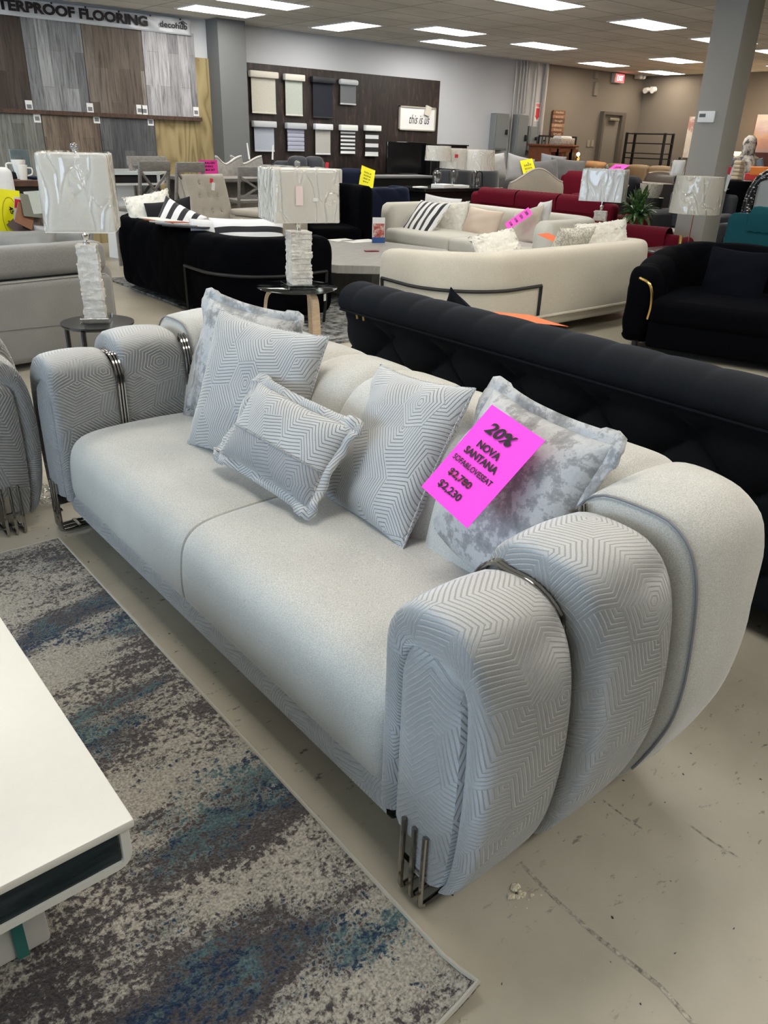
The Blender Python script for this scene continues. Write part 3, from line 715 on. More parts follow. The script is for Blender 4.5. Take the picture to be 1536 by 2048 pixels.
def flange_mb(edge, wd, amp, seed=0):
    rnd = random.Random(seed + 50); m = MB(); inner = []; outer = []; N = len(edge); a, b, c = (rnd.uniform(0, 6) for _ in range(3))
    for k, p in enumerate(edge):
        t = (edge[(k + 1) % N] - edge[k - 1]).normalized(); nrm = Vector((t.y, -t.x, 0))
        cor = 1 + .25 * (abs(p.x) * abs(p.y) > .8 * max(abs(q.x) for q in edge) * max(abs(q.y) for q in edge))
        z = amp * (sin(k * .55 + a) + .6 * sin(k * .23 + b) + .3 * sin(k * 1.3 + c)) * .5
        inner.append(p - nrm * .006); outer.append(p + nrm * wd * cor + Vector((0, 0, z)))
    mid = [(i + o) / 2 + Vector((0, 0, .3 * amp * sin(k * .55 + a))) for k, (i, o) in enumerate(zip(inner, outer))]
    up = Vector((0, 0, .004))
    rings = [[p + up for p in inner], [p + up * 1.6 for p in mid], [p + up * .9 for p in outer], [p - up * .9 for p in outer], [p - up * 1.6 for p in mid], [p - up for p in inner]]
    m.loft([r for r in rings], True, uvs=True)
    return m
def pillow(name, label, w, h, t, mat, c, xa, ya, flange=0.0, fmat=None, seam=True, seed=0, group=None, wr=.006, cat='cushion', pinch=.07):
    m, edge = pillow_mb(w, h, t, wr, seed, pinch=pinch); o = m.build(name, mat, angle=180); tag(o, label, cat, group)
    if flange: flange_mb(edge, flange, .012, seed).build('flange', fmat or mat, o, angle=180)
    elif seam: MB().tube([(e.x, e.y, 0) for e in edge], .0035, 6, closed=True).build('piping', fmat or mat, o)
    place(o, c, xa, ya); return o
pillow('throw_pillow', 'crushed silver velvet pillow leaning in the far left corner of the long sofa', .46, .46, .15, M_CRUSH, (1.45, 2.59, .69), (.251, -.966, -.063), (.266, .006, .964), .028, seed=1)
pillow('throw_pillow', 'large maze-patterned pillow before the crushed velvet one at the far end', .50, .50, .15, M_MAZE2, (1.325, 2.28, .69), (.276, -.96, -.047), (.36, .058, .931), seed=2)
lum = pillow('lumbar_pillow', 'small rectangular two-tone maze-patterned pillow with wavy flange lying at the seat seam', .485, .275, .11, M_MAZE2, (1.225, 1.945, .635), (.062, -.996, -.063), (.588, -.015, .809), .026, seed=3, wr=0.0)
pillow('throw_pillow', 'maze-patterned pillow leaning just left of the pink price sign', .49, .49, .15, M_MAZE2, (1.435, 1.665, .65), (-.12, -.985, .10), (.505, -.054, .861), seed=4)
pillow('throw_pillow', 'crushed silver velvet pillow behind the pink price sign', .47, .47, .16, M_CRUSH, (1.44, 1.19, .67), (-.186, -.982, -.019), (.399, -.093, .912), .028, seed=5)
# lower darker band and sewn seam of the lumbar pillow
bm_ = MB(); W_, H_ = .485, .275
def lp(u, v):
    x = W_ / 2 * u * (1 - .07 * (1 - v * v) * abs(u) ** 1.5); y = H_ / 2 * v * (1 - .07 * (1 - u * u) * abs(v) ** 1.5)
    e = max(0, (1 - u ** 4) * (1 - v ** 4)); return (x, y, .055 * e ** .55 * (0.82 + .18 * cos(u * 1.2) * cos(v * 1.2)) + .0035 * e ** .3)
bm_.grid(lambda a, b: lp(-.985 + 1.97 * a, -.985 + .80 * b), 40, 16, uvf=lambda a, b: (a * .48 + 1.3, b * .11 + .5)); bm_.build('lower_band', M_MAZE3, lum, angle=180)
MB().tube([lp(-.985 + 1.97 * k / 40, -.18) for k in range(41)], .003, 6).build('band_seam', M_MAZE3, lum)

# ------------------------------------------------------------------ pink price sign
def paper(name, label, w, h, mat, mtx, curl=0.0, cat='price sign', group=None):
    m = MB(); m.grid(lambda u, v: ((u - .5) * w, (v - .5) * h, curl * ((2 * u - 1) ** 2 * .5 + (1 - v) * u * 1.2)), 10, 12)
    m.grid(lambda u, v: ((.5 - u) * w, (v - .5) * h, -.0006 + curl * ((2 * (1 - u) - 1) ** 2 * .5 + (1 - v) * (1 - u) * 1.2)), 10, 12)
    o = m.build(name, mat); tag(o, label, cat, group); o.matrix_world = mtx; return o
SX, SY = Vector((-.171, -.978, -.122)), Vector((.645, -.205, .736))
ps = paper('price_sign', 'bright pink 20% sale sheet with black prices resting on the silver pillows', .213, .276, M_PINK, frame((1.322, 1.193, .785), SX, SY), .003)
I4 = Matrix.Identity(4); T = lambda x, y, z=0.0: Matrix.Translation((x, y, z))
for nm, s, y, wd, ht, bd, sh in (('sign_heading', '20%', .088, .108, .034, .03, .25), ('sign_text', 'NOVA', .040, .088, .021, .03, 0), ('sign_text', 'SANTANA', .010, .132, .021, .03, 0),
                              ('sign_text', 'SOFA&LOVESEAT', -.022, .162, .0155, .02, 0), ('sign_price', '$2,780', -.059, .092, .023, .026, 0), ('sign_price', '$2,230', -.098, .094, .024, .026, 0)):
    text(nm, s, M_INK, ps, T(-.012 if s == '20%' else (-.008 if '$' not in s else -.02), y, .0035), wd, ht, bd, sh)
MB().box((-.02, -.060, .0045), (.094, .0011, .0006)).build('strikethrough', M_REDP, ps, smooth=False)
# ------------------------------------------------------------------ generic furniture builders
def tub(name, label, cat, W, D, Ht, mat, loc, rotz, th=.20, R=.34, tuft=None, rail=None, seat_mat=None, nseat=2, zb=.10, seatz=.42, group=None, lean=0.0, roll=0.0, drop=0.0):
    """sofa whose arms and back are one wrapped band; local front is -y, origin under the middle"""
    root = thing(name, label, cat, loc, rotz, group); pts = []
    hw, hd = W / 2 - th / 2, D / 2 - th / 2
    pts += [(-hw, -hd)] + [(-hw, -hd + (2 * hd - R) * k / 3) for k in (1, 2)]
    for k in range(9): a = pi - pi / 2 * k / 8; pts.append((-hw + R + R * cos(a), hd - R + R * sin(a)))
    pts += [(-hw + R + (2 * hw - 2 * R) * k / 4, hd) for k in (1, 2, 3)]
    for k in range(9): a = pi / 2 - pi / 2 * k / 8; pts.append((hw - R + R * cos(a), hd - R + R * sin(a)))
    pts += [(hw, -hd + (2 * hd - R) * k / 3) for k in (2, 1, 0)]
    L = 2 * (2 * hd) + 2 * hw; N = int(L / (.022 if tuft else .06)); P = interp([(x, y, 0) for x, y in pts], N)
    n = 60 if tuft else 36; rings = []; s = 0
    for i, p in enumerate(P):
        a = P[max(0, i - 1)]; b = P[min(N - 1, i + 1)]; t = (b - a).normalized(); nrm = Vector((-t.y, t.x, 0))   # outward
        if i: s += (p - P[i - 1]).length
        tot = L * .96; e = min(i, N - 1 - i) * (tot / N); q = max(0, 1 - e / (th * .5)); k_ = sqrt(max(0.02, 1 - q * q)); ring = []
        hh = (Ht - zb) - drop * (1 - smooth01(min(s, L * .97 - s) / (D * .95))); zc = zb + hh / 2
        for k in range(n):
            al = 2 * pi * k / n; ca, sa = cos(al), sin(al); ex = .42
            o = abs(ca) ** ex * (1 if ca > 0 else -1) * th / 2; z = abs(sa) ** ex * (1 if sa > 0 else -1) * hh / 2
            if tuft and (tuft == 'both' or (tuft == 'out' and ca > 0) or (tuft == 'in' and ca < 0)) :
                zz = zc + z; u = s / .20; v = (zz - zb) / .19
                if zz > zb + .05:
                    f = (abs(sin(pi / 2 * (u + v))) * abs(sin(pi / 2 * (u - v)))) ** .38
                    dd = .024 * (1 - f) * min(1, abs(ca) * 3 + (.5 if sa > 0 else 0)); o -= dd * (1 if ca > 0 else -1)
                    if sa > .5: z -= dd * .6
            o += roll * max(0, sa) ** 3 * (1 if ca > 0 else .3)
            ring.append(p + nrm * (o * (.25 + .75 * k_) + lean * z) + Vector((0, 0, zc + z * (.55 + .45 * k_) - (1 - k_) * hh * 0)) - t * (0 if i > N / 2 else 0))
        rings.append(ring)
    MB().loft(rings, True, (True, True)).build('back_and_arms', mat, root, angle=70)
    iw = W - 2 * th + .02
    MB().rbox((0, -th * .25, (zb + .26) / 2 + .01), (iw, D - th * 1.1, .26 - zb + .02), .03, 3).build('seat_base', mat, root)
    for k in range(nseat):
        cw = iw / nseat
        MB().rbox((-iw / 2 + cw * (k + .5), -th * .35 - .005, (seatz + .26) / 2), (cw - .006, D - th * 1.15, seatz - .255), .05, 4, puff=.012).build('seat_cushion', seat_mat or mat, root)
    if rail:
        for side in rail:
            arc = []
            oy = hd + th / 2 + .015; ox = hw + th / 2 + .015; RR = R + th / 2 + .015
            arc.append((side * ox, -oy + .25, .46)); arc.append((side * ox, 0, .45))
            for k in range(9): a = pi / 2 * k / 8; arc.append((side * (ox - RR + RR * cos(a)), oy - RR + RR * sin(a), .45))
            arc.append((side * (ox - RR - .35), oy, .455))
            a0, a1 = arc[0], arc[-1]
            MB().tube(interp(arc, 40), .014, 8).build('metal_rail', M_BLACKM, root)
            for q in (a0, a1): MB().tube([(q[0], q[1], q[2]), (q[0] * .99, q[1] * .99, .2), (q[0] * .97, q[1] * .97, 0)], .013, 8).build('leg', M_BLACKM, root)
    else:
        for sx in (-1, 1):
            for sy in (-1, 1): MB().cyl((sx * (W / 2 - .16), sy * (D / 2 - .14), 0), (sx * (W / 2 - .16), sy * (D / 2 - .14), zb + .03), .02, .025, 10).build('leg', M_BLACKM, root)
    return root

def couch(name, label, W, D, Ht, mat, loc, rotz, arm=.18, armz=.58, nback=2, legm=None, cushm=None, backr=.07, group=None, quilt=False, seatz=.44, legh=.1, noarm=False, puff=.02):
    root = thing(name, label, {'armchair': 'armchair', 'loveseat': 'loveseat'}.get(name, 'sofa'), loc, rotz, group); legm = legm or M_BLACKM; cushm = cushm or mat
    if noarm: arm = 0.0
    iw = W - 2 * arm
    MB().rbox((0, 0, legh + .10), (W - .02, D - .04, .2), .03, 3).build('seat_base', mat, root)
    MB().rbox((0, D / 2 - .09, (Ht - .05 + legh) / 2), (W - .04, .17, Ht - .05 - legh), backr * .9, 4).build('back_frame', mat, root)
    for k in range(nback):
        cw = iw / nback; cx = -iw / 2 + cw * (k + .5)
        MB().rbox((cx, -.08, seatz - .07), (cw - .008, D - .24, .15), .045, 4, puff=.012).build('seat_cushion', cushm, root)
        m = MB()
        if quilt:
            R_ = []
            prof = interp([(0, D / 2 - .27, seatz + .02), (0, D / 2 - .25, Ht - .12), (0, D / 2 - .18, Ht - .01), (0, D / 2 - .08, Ht + .015), (0, D / 2 + .005, Ht - .03), (0, D / 2 + .02, Ht - .12), (0, D / 2 + .015, Ht - .2)], 46)
            nn = 50
            for i in range(nn + 1):
                x = cx - cw / 2 + .01 + (cw - .02) * i / nn; R_.append([(x, p.y, p.z + .008 * (abs(sin(pi * (i / nn * cw / .09 + j * .22))) * abs(sin(pi * (i / nn * cw / .09 - j * .22)))) ** .5) for j, p in enumerate(prof)])
            m.loft(R_, False); m.build('quilted_pad', cushm, root, angle=80)
        else:
            m.rbox((cx, D / 2 - .25, (seatz + Ht) / 2 + .01), (cw - .008, .17, Ht - seatz + .0), .06, 4, puff=puff); m.build('back_cushion', cushm, root)
    if not noarm:
        for sx in (-1, 1): MB().rbox((sx * (W / 2 - arm / 2), -.01, (armz + legh) / 2), (arm, D - .02, armz - legh), min(arm * .45, .08), 4, puff=.008).build('arm', mat, root)
    for sx in (-1, 1):
        for sy in (-1, 1): MB().cyl((sx * (W / 2 - .08), sy * (D / 2 - .08), 0), (sx * (W / 2 - .08), sy * (D / 2 - .08), legh + .02), .015, .022, 10).build('leg', legm, root)
    return root

def square_lamp(label, loc, rotz, w, h, zs, colw, colh, tagm=False, group=None, wrap=True, shade=M_SHADE, d=None):
    """zs: bottom of the shade above the table"""
    t = thing('table_lamp', label, 'lamp', loc, rotz, group); d = d or w
    m = MB(); k0, k1 = w / 2, w / 2 * .975; q0, q1 = d / 2, d / 2 * .975; th = .004
    def sq(a, b, z): return [(-a, -b, z), (a, -b, z), (a, b, z), (-a, b, z)]
    m.loft([sq(k0 - th, q0 - th, zs), sq(k0, q0, zs), sq(k1, q1, zs + h), sq(k1 - th, q1 - th, zs + h), sq(k0 - th, q0 - th, zs)], True); m.build('lamp_shade', shade, t, angle=20)
    if wrap:
        def wf(z, e):
            out = []; n = 24
            for s in range(4):
                for k in range(n):
                    u = -1 + 2 * k / n; f = (z - zs) / h; a = (k0 * (1 - f) + k1 * f) + e; b = (q0 * (1 - f) + q1 * f) + e
                    x, y = [(u * a, -b), (a, u * b), (-u * a, b), (-a, -u * b)][s]
                    j = .0016 * sin(9 * u + 23 * f + s * 2) * sin(5 * f * 3 + u * 4 + s) + .001 * sin(31 * u + 9 * f)
                    nx, ny = [(0, -1), (1, 0), (0, 1), (-1, 0)][s]; out.append((x + nx * (abs(j) + .002), y + ny * (abs(j) + .002), z))
            return out
        mw = MB(); N = 26; mw.loft([wf(zs - .006 + (h + .014) * i / N, .002 if 0 < i < N else -.012) for i in range(N + 1)], True); mw.build('plastic_wrap', M_WRAP, t, angle=180)
    MB().tube([(0, 0, colh - .02), (0, 0, zs + h + .01)], .004, 6).build('lamp_stem', M_STEEL, t)
    m = MB(); m.ball((0, 0, zs + h + .032), .022, 10, sc=(1, 1, .9)); m.lathe([(.004, -.03), (.014, -.02), (.012, -.01), (.018, 0)], (0, 0, zs + h + .03), 12); m.build('finial', M_CLEAR, t)
    m = MB(); m.lathe([(.020, 0), (.020, .012), (.010, .018), (.022, .04), (.024, .055), (.010, .07), (.010, max(.08, zs - colh)), (.006, max(.081, zs - colh + .03))], (0, 0, colh), 14); m.build('lamp_neck', M_STEEL, t)
    bz = .03; rnd = random.Random(int(w * 1000)); nb = 8; hb = (colh - bz) / nb; m = MB()
    for i in range(nb):
        cw = colw * rnd.uniform(.93, 1.05); b = bmesh.new(); bmesh.ops.create_cube(b, size=1)
        bmesh.ops.subdivide_edges(b, edges=b.edges[:], cuts=4, use_grid_fill=True)
        ox, oy = rnd.uniform(-.004, .004), rnd.uniform(-.004, .004)
        for v in b.verts:
            side = max(abs(v.co.x), abs(v.co.y)) > .49; jx = rnd.uniform(-.004, .004) if side else 0; jy = rnd.uniform(-.004, .004) if side else 0
            v.co = Vector((v.co.x * cw + ox + jx, v.co.y * cw + oy + jy, bz + hb * (i + .5) + v.co.z * hb * 1.01))
        m.bm(b)
    m.build('stone_column', M_STONE, t, angle=25)
    MB().rbox((0, 0, .015), (colw * 1.45, colw * 1.45, .03), .003, 1).build('crystal_base', M_CLEAR, t, angle=20)
    if tagm:
        MB().box((-.06, -q1 - .012, zs + h * .52), (.05, .001, .12)).build('hang_tag', plain('pale_pink_tag', (.82, .66, .64), .7), t, smooth=False)
        MB().box((.055, -q1 - .010, zs + h * .45), (.035, .001, .022)).build('barcode_sticker', M_WHITE, t, smooth=False)
    return t

def drum_lamp(name, label, loc, r, h, zs, base, shade=M_SHADE, wrapm=True, pole=M_COPPER, poler=.006, group=None):
    t = thing(name, label, 'lamp', loc, 0, group)
    m = MB(); prof = [(r * .985, zs), (r, zs), (r * .93, zs + h), (r * .93 - .004, zs + h), (r * .985 - .004, zs)]
    m.loft([[(a * cos(2 * pi * k / 40), a * sin(2 * pi * k / 40), z) for k in range(40)] for a, z in prof], True); m.build('lamp_shade', shade, t, angle=50)
    if wrapm:
        R_ = []
        for i in range(22):
            f = i / 21; R_.append([((r * (1 - .07 * f) + .004 + .004 * abs(sin(5 * a + 9 * f) * sin(11 * f + 3 * a))) * cos(a), (r * (1 - .07 * f) + .004 + .004 * abs(sin(5 * a + 9 * f) * sin(11 * f + 3 * a))) * sin(a), zs - .003 + (h + .006) * f) for a in [2 * pi * k / 60 for k in range(60)]])
        MB().loft(R_, True).build('plastic_wrap', M_WRAP, t, angle=180)
    if base == 'pole':
        MB().cyl((0, 0, .01), (0, 0, zs + h * .9), poler, n=10).build('lamp_pole', pole, t)
        MB().lathe([(.0, 0), (.075, 0), (.075, .008), (.05, .016), (.012, .022), (.01, .03)], n=24).build('lamp_base', pole, t)
    elif base == 'jar':
        MB().lathe([(.06, 0), (.075, .01), (.075, .20), (.05, .235), (.03, .24)], n=20).build('glass_body', M_CLEAR, t)
        MB().cyl((0, 0, .02), (0, 0, zs + h * .9), .008, n=8).build('lamp_pole', M_BLACKM, t)
        MB().lathe([(.035, .235), (.035, .262), (.0, .264)], n=16).build('lamp_cap', M_BLACKM, t)
    return t

# ------------------------------------------------------------------ midnight tufted sofa, back to back with the silver one
root = thing('tufted_sofa', 'long midnight-blue tufted sofa seen from behind, back to back with the silver sofa', 'sofa', (2.78, 1.05, 0), radians(90))
# local: back at +y (towards the silver sofa), length along x
Ls = 2.05; hw = Ls
m = MB()
def tb(u, v):     # u along, v up the outer back, then over the roll
    x = -hw + 2 * hw * u; s = (x + hw) / .20
    prof = TBP[int(round(v * (len(TBP) - 1)))]
    zz = prof.z; a = s; b = (zz - .14) / .165
    f = (abs(sin(pi / 2 * (a + b))) * abs(sin(pi / 2 * (a - b)))) ** .35 if .16 < zz < .73 and prof.y > .33 else 1.0
    fade = smooth01((.72 - zz) / .06) if f < 1 else 0
    d = .055 * (1 - f) * fade
    if zz > .74: 
        g = abs(((s + .5) % 1.0) - .5) * 2; d = .012 * (1 - g) ** 3 * .5
        return (x, prof.y - d * .5, prof.z - d)
    return (x, prof.y - d, prof.z)
TBP = interp([(0, .38, .12), (0, .40, .30), (0, .415, .55), (0, .42, .70), (0, .415, .728), (0, .425, .735), (0, .455, .75), (0, .465, .79), (0, .44, .835), (0, .38, .862), (0, .30, .862), (0, .235, .83), (0, .215, .76), (0, .22, .60), (0, .22, .42)], 100)
m.grid(tb, 330, 99); m.add([tb(0, k / 99) for k in range(100)] + [(-hw, .22, .12)], [list(range(101))]); m.add([tb(1, k / 99) for k in range(100)] + [(hw, .22, .12)], [list(range(101))[::-1]])
m.build('backrest', M_NAVYBLACK, root, angle=80)
MB().tube([(-hw, .452, .742), (hw, .452, .742)], .006, 6).build('piping', M_NAVYBLACK, root)
MB().rbox((0, -.12, .27), (2 * hw - .3, .86, .30), .05, 3).build('seat_base', M_NAVYBLACK, root)
for sx in (-1, 1):
    MB().rbox((sx * (hw - .11), -.15, .38), (.24, .94, .52), .09, 4, puff=.01).build('arm', M_NAVYBLACK, root)
    for k in (0, 1): MB().cyl((sx * (hw - .17 + .05 * k), .437, .715), (sx * (hw - .17 + .05 * k), .445, .755), .006, n=8).build('gold_stud', M_GOLD, root)
    for sy, zz in ((.34, 0), (-.5, 0)): MB().tube([(sx * (hw - .2), sy, .12), (sx * (hw - .2), sy, .01), (sx * (hw - .2), sy - .12, .01)], .016, 8).build('leg', M_GOLD, root)
root.location = (2.78 - .02, 3.10 - Ls, 0)
# cushions and the orange card sticking up behind its back
def simple_pillow(label, w, h, t, mat, c, face, tilt, group=None, seed=0, name='throw_pillow', roll=0.0, flange=0, fur=False):
    """face: azimuth (deg) the pillow front looks to; tilt: degrees leaning back"""
    f = radians(face); n = Vector((cos(f), sin(f), 0)); up = Vector((0, 0, 1)); tl = radians(tilt)
    ya = up * cos(tl) - n * sin(tl); nn = n * cos(tl) + up * sin(tl); xa = ya.cross(nn); rl = radians(roll)
    xa2 = xa * cos(rl) + ya * sin(rl); ya2 = ya * cos(rl) - xa * sin(rl)
    o = pillow(name, label, w, h, t, mat, c, xa2, ya2, flange, seed=seed, group=group, seam=not fur)
    if fur:
        rnd = random.Random(seed)
        for v in o.data.vertices: v.co += Vector((rnd.gauss(0, .005), rnd.gauss(0, .005), rnd.gauss(0, .004)))
    return o
c = at_x(905, 600, 2.62); simple_pillow('black velvet cushion peeking over the back of the midnight tufted sofa', .42, .42, .14, M_NAVYBLACK, (2.74, c.y, .592), 0, 14, seed=11, roll=32)
c = at_x(1020, 622, 2.66)
o = paper('price_card', 'orange sale card lying slanted behind the midnight tufted sofa back', .216, .279, M_ORANGE, frame((2.66, at_x(1060, 645, 2.66).y, .815), (.03, -1, -.06), (.97, .04, -.16)), .004)

# ------------------------------------------------------------------ cream sofas
cs = tub('curved_sofa', 'cream curved-back sofa seen from behind with a black metal rail', 'sofa', 2.85, 1.15, .725, M_CREAM, (5.68, 4.78, 0), pi, th=.24, R=.46, drop=.05, rail=(1,), zb=.09, seat_mat=M_CREAMW)
MB().tube(interp([(-1.0, .595, .20), (0, .60, .20), (1.1, .595, .20)], 12), .012, 6).build('bottom_band', M_CREAM, cs)
tub('curved_sofa', 'cream curved sofa facing the camera, holding a black-striped pillow', 'sofa', 2.95, 1.38, .745, M_CREAMW, (7.62, 7.18, 0), radians(-90), th=.26, R=.45, zb=.08, seatz=.44)
def at_h(px, py, z): return at_z(px, py, z)
simple_pillow('white shaggy fur-trimmed pillow on the cream sofa, left of the patterned one', .52, .31, .14, M_FUR, at_y(996, 498, 4.72), 262, 35, seed=21, roll=8, fur=True)
simple_pillow('small cream pillow with grey scroll print between the two shaggy white ones', .44, .36, .13, m_mottle('scroll_print', ((.44, (.72, .69, .60)), (.5, (.30, .29, .25)), (.56, (.72, .69, .60))), 26), at_y(1140, 490, 4.70), 80, 25, seed=22)
simple_pillow('large white shaggy pillow at the right end of the cream sofa back', .70, .34, .18, M_FUR, at_y(1203, 480, 4.72), 262, 15, seed=23, roll=3, fur=True)
paper('price_card', 'orange sale card showing between pillows on the cream sofa seen from behind', .216, .279, M_ORANGE, frame(at_y(1108, 478, 5.0), (1, .2, .0), (-.1, .9, .25)), .004)
o = pillow('throw_pillow', 'white cotton pillow with bold black stripes on the facing cream sofa', .64, .60, .15, m_stripes('bold_black_stripe', 8.2, (.02, .02, .025), (.80, .80, .80), 0, .42, .10), at_x(847, 441, 7.36), (-.073, -.997, .009), (.651, -.04, .758), seed=24)
simple_pillow('pale ivory flat pillow standing behind the black-striped one', .56, .46, .13, M_WHITEF, at_x(880, 428, 7.85), 200, 12, seed=25, roll=-4)
simple_pillow('mottled cream fur pillow just right of the black-striped one', .48, .50, .15, M_FUR, at_x(903, 442, 7.72), 195, 15, seed=26, roll=4, fur=True)
simple_pillow('plain satin beige pillow in the middle of the facing cream sofa', .62, .40, .16, plain('satin_beige', (.62, .50, .40), .45, var=.05, vs=8), at_x(963, 449, 7.75), 180, 20, seed=27, roll=-3)
simple_pillow('light mottled pillow under the small pink sign on the facing cream sofa', .52, .44, .15, M_CREAM, at_x(1050, 452, 7.6), 165, 22, seed=28, roll=14)
simple_pillow('small white pillow at the right arm of the facing cream sofa', .36, .32, .12, M_WHITEF, at_x(1084, 430, 7.8), 150, 15, seed=29, roll=8)
o = paper('price_sign', 'small pink price sheet lying on the pillows of the facing cream sofa', .24, .32, M_PINK, frame(at_x(1037, 438, 7.30), (-.564, -.793, -.231), (.564, -.574, .593)), .004)
for k in range(4): text('sign_text', ('20%', 'SOFA', '$1,980', '$1,580')[k], M_INK, o, T(0, .11 - .07 * k, .004) , .13, .03, .02)

# grey octagonal table, its rug and what lies on it
g = thing('coffee_table', 'low grey wood-topped octagonal table between the black and cream sofas', 'coffee table', (5.32, 6.72, 0), radians(12))
m = MB(); oc = [(.92 * (cos(radians(22.5 + 45 * k))) / cos(radians(22.5)), 1.02 * (sin(radians(22.5 + 45 * k))) / cos(radians(22.5))) for k in range(8)]
m.loft([[(x * .995, y * .995, .34) for x, y in oc], [(x, y, .345) for x, y in oc], [(x, y, .415) for x, y in oc], [(x * .995, y * .995, .42) for x, y in oc]], True, (True, True)); m.build('table_top', M_GREYTOP, g, angle=20)
MB().rbox((0, 0, .175), (.7, .8, .33), .01, 1).build('table_base', M_GREYTOP, g)
tag(MB().box((0, 0, .008), (3.4, 3.8, .016)).build('area_rug', M_SHAG), 'mottled black and white shag rug under the grey octagonal table', 'rug').location = (5.0, 6.9, 0)
b = thing('brochure_stand', 'small upright brochure with a family photo and blue foot on the grey table', 'brochure stand', (5.98, 7.3, .42), radians(-28))
MB().box((0, 0, .14), (.145, .012, .27)).build('brochure', M_WHITE, b, smooth=False)
MB().box((0, -.008, .135), (.13, .004, .15)).build('brochure_picture', m_mottle('brochure_picture', ((.35, (.10, .05, .04)), (.5, (.45, .10, .08)), (.6, (.60, .50, .45))), 16), b, smooth=False)
MB().box((0, -.010, .03), (.150, .022, .06)).build('brochure_foot', plain('blue_foot', (.03, .09, .28), .5), b, smooth=False)
for lab, px, py, sz, rz in (('white sheet of paper flat on the grey table, the left one', 683, 480, (.28, .21), .3), ('white papers flat on the grey table beside the brochure', 722, 482, (.42, .24), .1)):
    q = at_z(px, py, .423); tag(MB().box((0, 0, 0), (sz[0], sz[1], .002)).build('paper_sheet', M_PAPER, smooth=False), lab, 'paper').location = q
q = at_z(743, 502, .425); ph = tag(MB().rbox((0, 0, .003), (.075, .15, .008), .003, 2).build('mobile_phone', plain('phone_red', (.22, .01, .03), .3)), 'dark red phone lying at the edge of the grey table', 'phone'); ph.location = q; ph.rotation_euler = (0, 0, 1.2)

# ------------------------------------------------------------------ black sofa on the left with rail
tub('tufted_sofa', 'black velvet tufted sofa with black rail behind the round glass side table', 'sofa', 2.75, 1.12, .745, M_BLACKV, (3.72, 7.02, 0), radians(90), th=.24, R=.40, tuft='out', rail=(-1,), zb=.09)
simple_pillow('white long-haired fur pillow on the black sofa beside the big lamp', .44, .46, .14, M_FUR, (3.42, 7.72, .74), 240, 15, seed=31, fur=True, roll=12)
simple_pillow('black and white striped pillow leaning next to the white fur one', .44, .40, .13, m_stripes('fine_black_stripe', 9.0, (.02, .02, .025), (.80, .80, .80), 0, .45), (3.46, 7.25, .70), 225, 20, seed=32, roll=-24)
simple_pillow('plain black pillow behind the striped one on the black sofa', .46, .44, .13, M_BLACKF, (3.50, 7.48, .70), 225, 15, seed=33, roll=10)
o = simple_pillow('wide white pillow with black band behind the square lamp on the table', .66, .40, .17, m_stripes('single_black_band', 1.0, (.015, .015, .02), (.80, .80, .82), 1, .055, -.055), (3.68, 6.30, .655), 250, 22, seed=34)
simple_pillow('white pillow corner showing left of the wide banded pillow', .46, .34, .13, M_WHITEF, (3.44, 6.44, .665), 245, 10, seed=35)
# fabric swatch books fanned on the back
sw = [('white fabric swatch on top of the fan on the black sofa back', (.74, .72, .66)), ('rust red fabric swatch in the fan on the black sofa back', (.30, .07, .04)), ('light grey fabric swatch in the fan on the black sofa back', (.42, .42, .41)), ('slate grey fabric swatch in the fan on the black sofa back', (.17, .18, .19)), ('near-black fabric swatch at the bottom of the fan on the black sofa back', (.03, .03, .035))]
for k, (lab, col) in enumerate(sw):
    o = tag(MB().rbox((0, 0, .006), (.20, .40, .012), .004, 2).build('fabric_swatch', plain('swatch_%d' % k, col, .9)), lab, 'fabric swatch', 'fabric swatches fanned on the black sofa back')
    o.location = (3.17 + .018 * k, 6.98 - .10 * k, .762 - .000 * k + .012 * (4 - k) * .5); o.rotation_euler = (0, .06, radians(8 + 7 * k))

# round glass side table with the middle lamp
TX, TY = 3.27, 4.93
t = thing('side_table', 'round smoked-glass side table on bent birch legs behind the silver sofa', 'side table', (TX, TY, 0), radians(20))
MB().lathe([(.0, .492), (.295, .492), (.300, .496), (.295, .500), (.0, .500)], n=48, cap=(False, False)).build('glass_top', M_SMOKE, t)
for k in range(3):
    a = radians(10 + 120 * k); path = interp([(.02, 0, .478), (.12, 0, .480), (.19, 0, .470), (.225, 0, .43), (.24, 0, .34), (.255, 0, .15), (.27, 0, .0)], 30); R_ = []
    for i, p in enumerate(path):
        q = path[min(29, i + 1)] - path[max(0, i - 1)]; q.normalize(); nn = Vector((q.z, 0, -q.x)); c_ = [(p + nn * .011 + Vector((0, s, 0))) for s in (-.028, .028)] + [(p - nn * .011 + Vector((0, s, 0))) for s in (.028, -.028)]
        R_.append([(v.x * cos(a) - v.y * sin(a), v.x * sin(a) + v.y * cos(a), v.z) for v in c_])
    MB().loft(R_, True, (True, True)).build('leg', M_BIRCH, t, angle=40)
MB().box((.13, -.16, .42), (.03, .001, .05)).build('price_tag', M_WHITE, t, smooth=False)
square_lamp('plastic-wrapped square lamp with stone base on the round glass side table, pink hang tag', (TX, TY - .03, .5), radians(-17), .46, .335, .467, .155, .392, True)

# left lamp on a dark table
t = thing('side_table', 'small round black side table carrying the big lamp behind the far sofa arm', 'side table', (1.66, 4.66, 0))
MB().lathe([(.0, .448), (.20, .448), (.21, .458), (.21, .468), (.0, .474)], n=40).build('table_top', plain('black_gloss', (.02, .021, .022), .2), t)
for k in range(4): a = pi / 4 + pi / 2 * k; MB().cyl((.2 * cos(a), .2 * sin(a), 0), (.2 * cos(a), .2 * sin(a), .45), .014).build('leg', M_BLACKW, t)
square_lamp('large plastic-wrapped square lamp with stacked white stone base, nearest on the left', (1.655, 4.66, .474), radians(-27), .362, .395, .515, .115, .435, False, shade=M_SHADE)

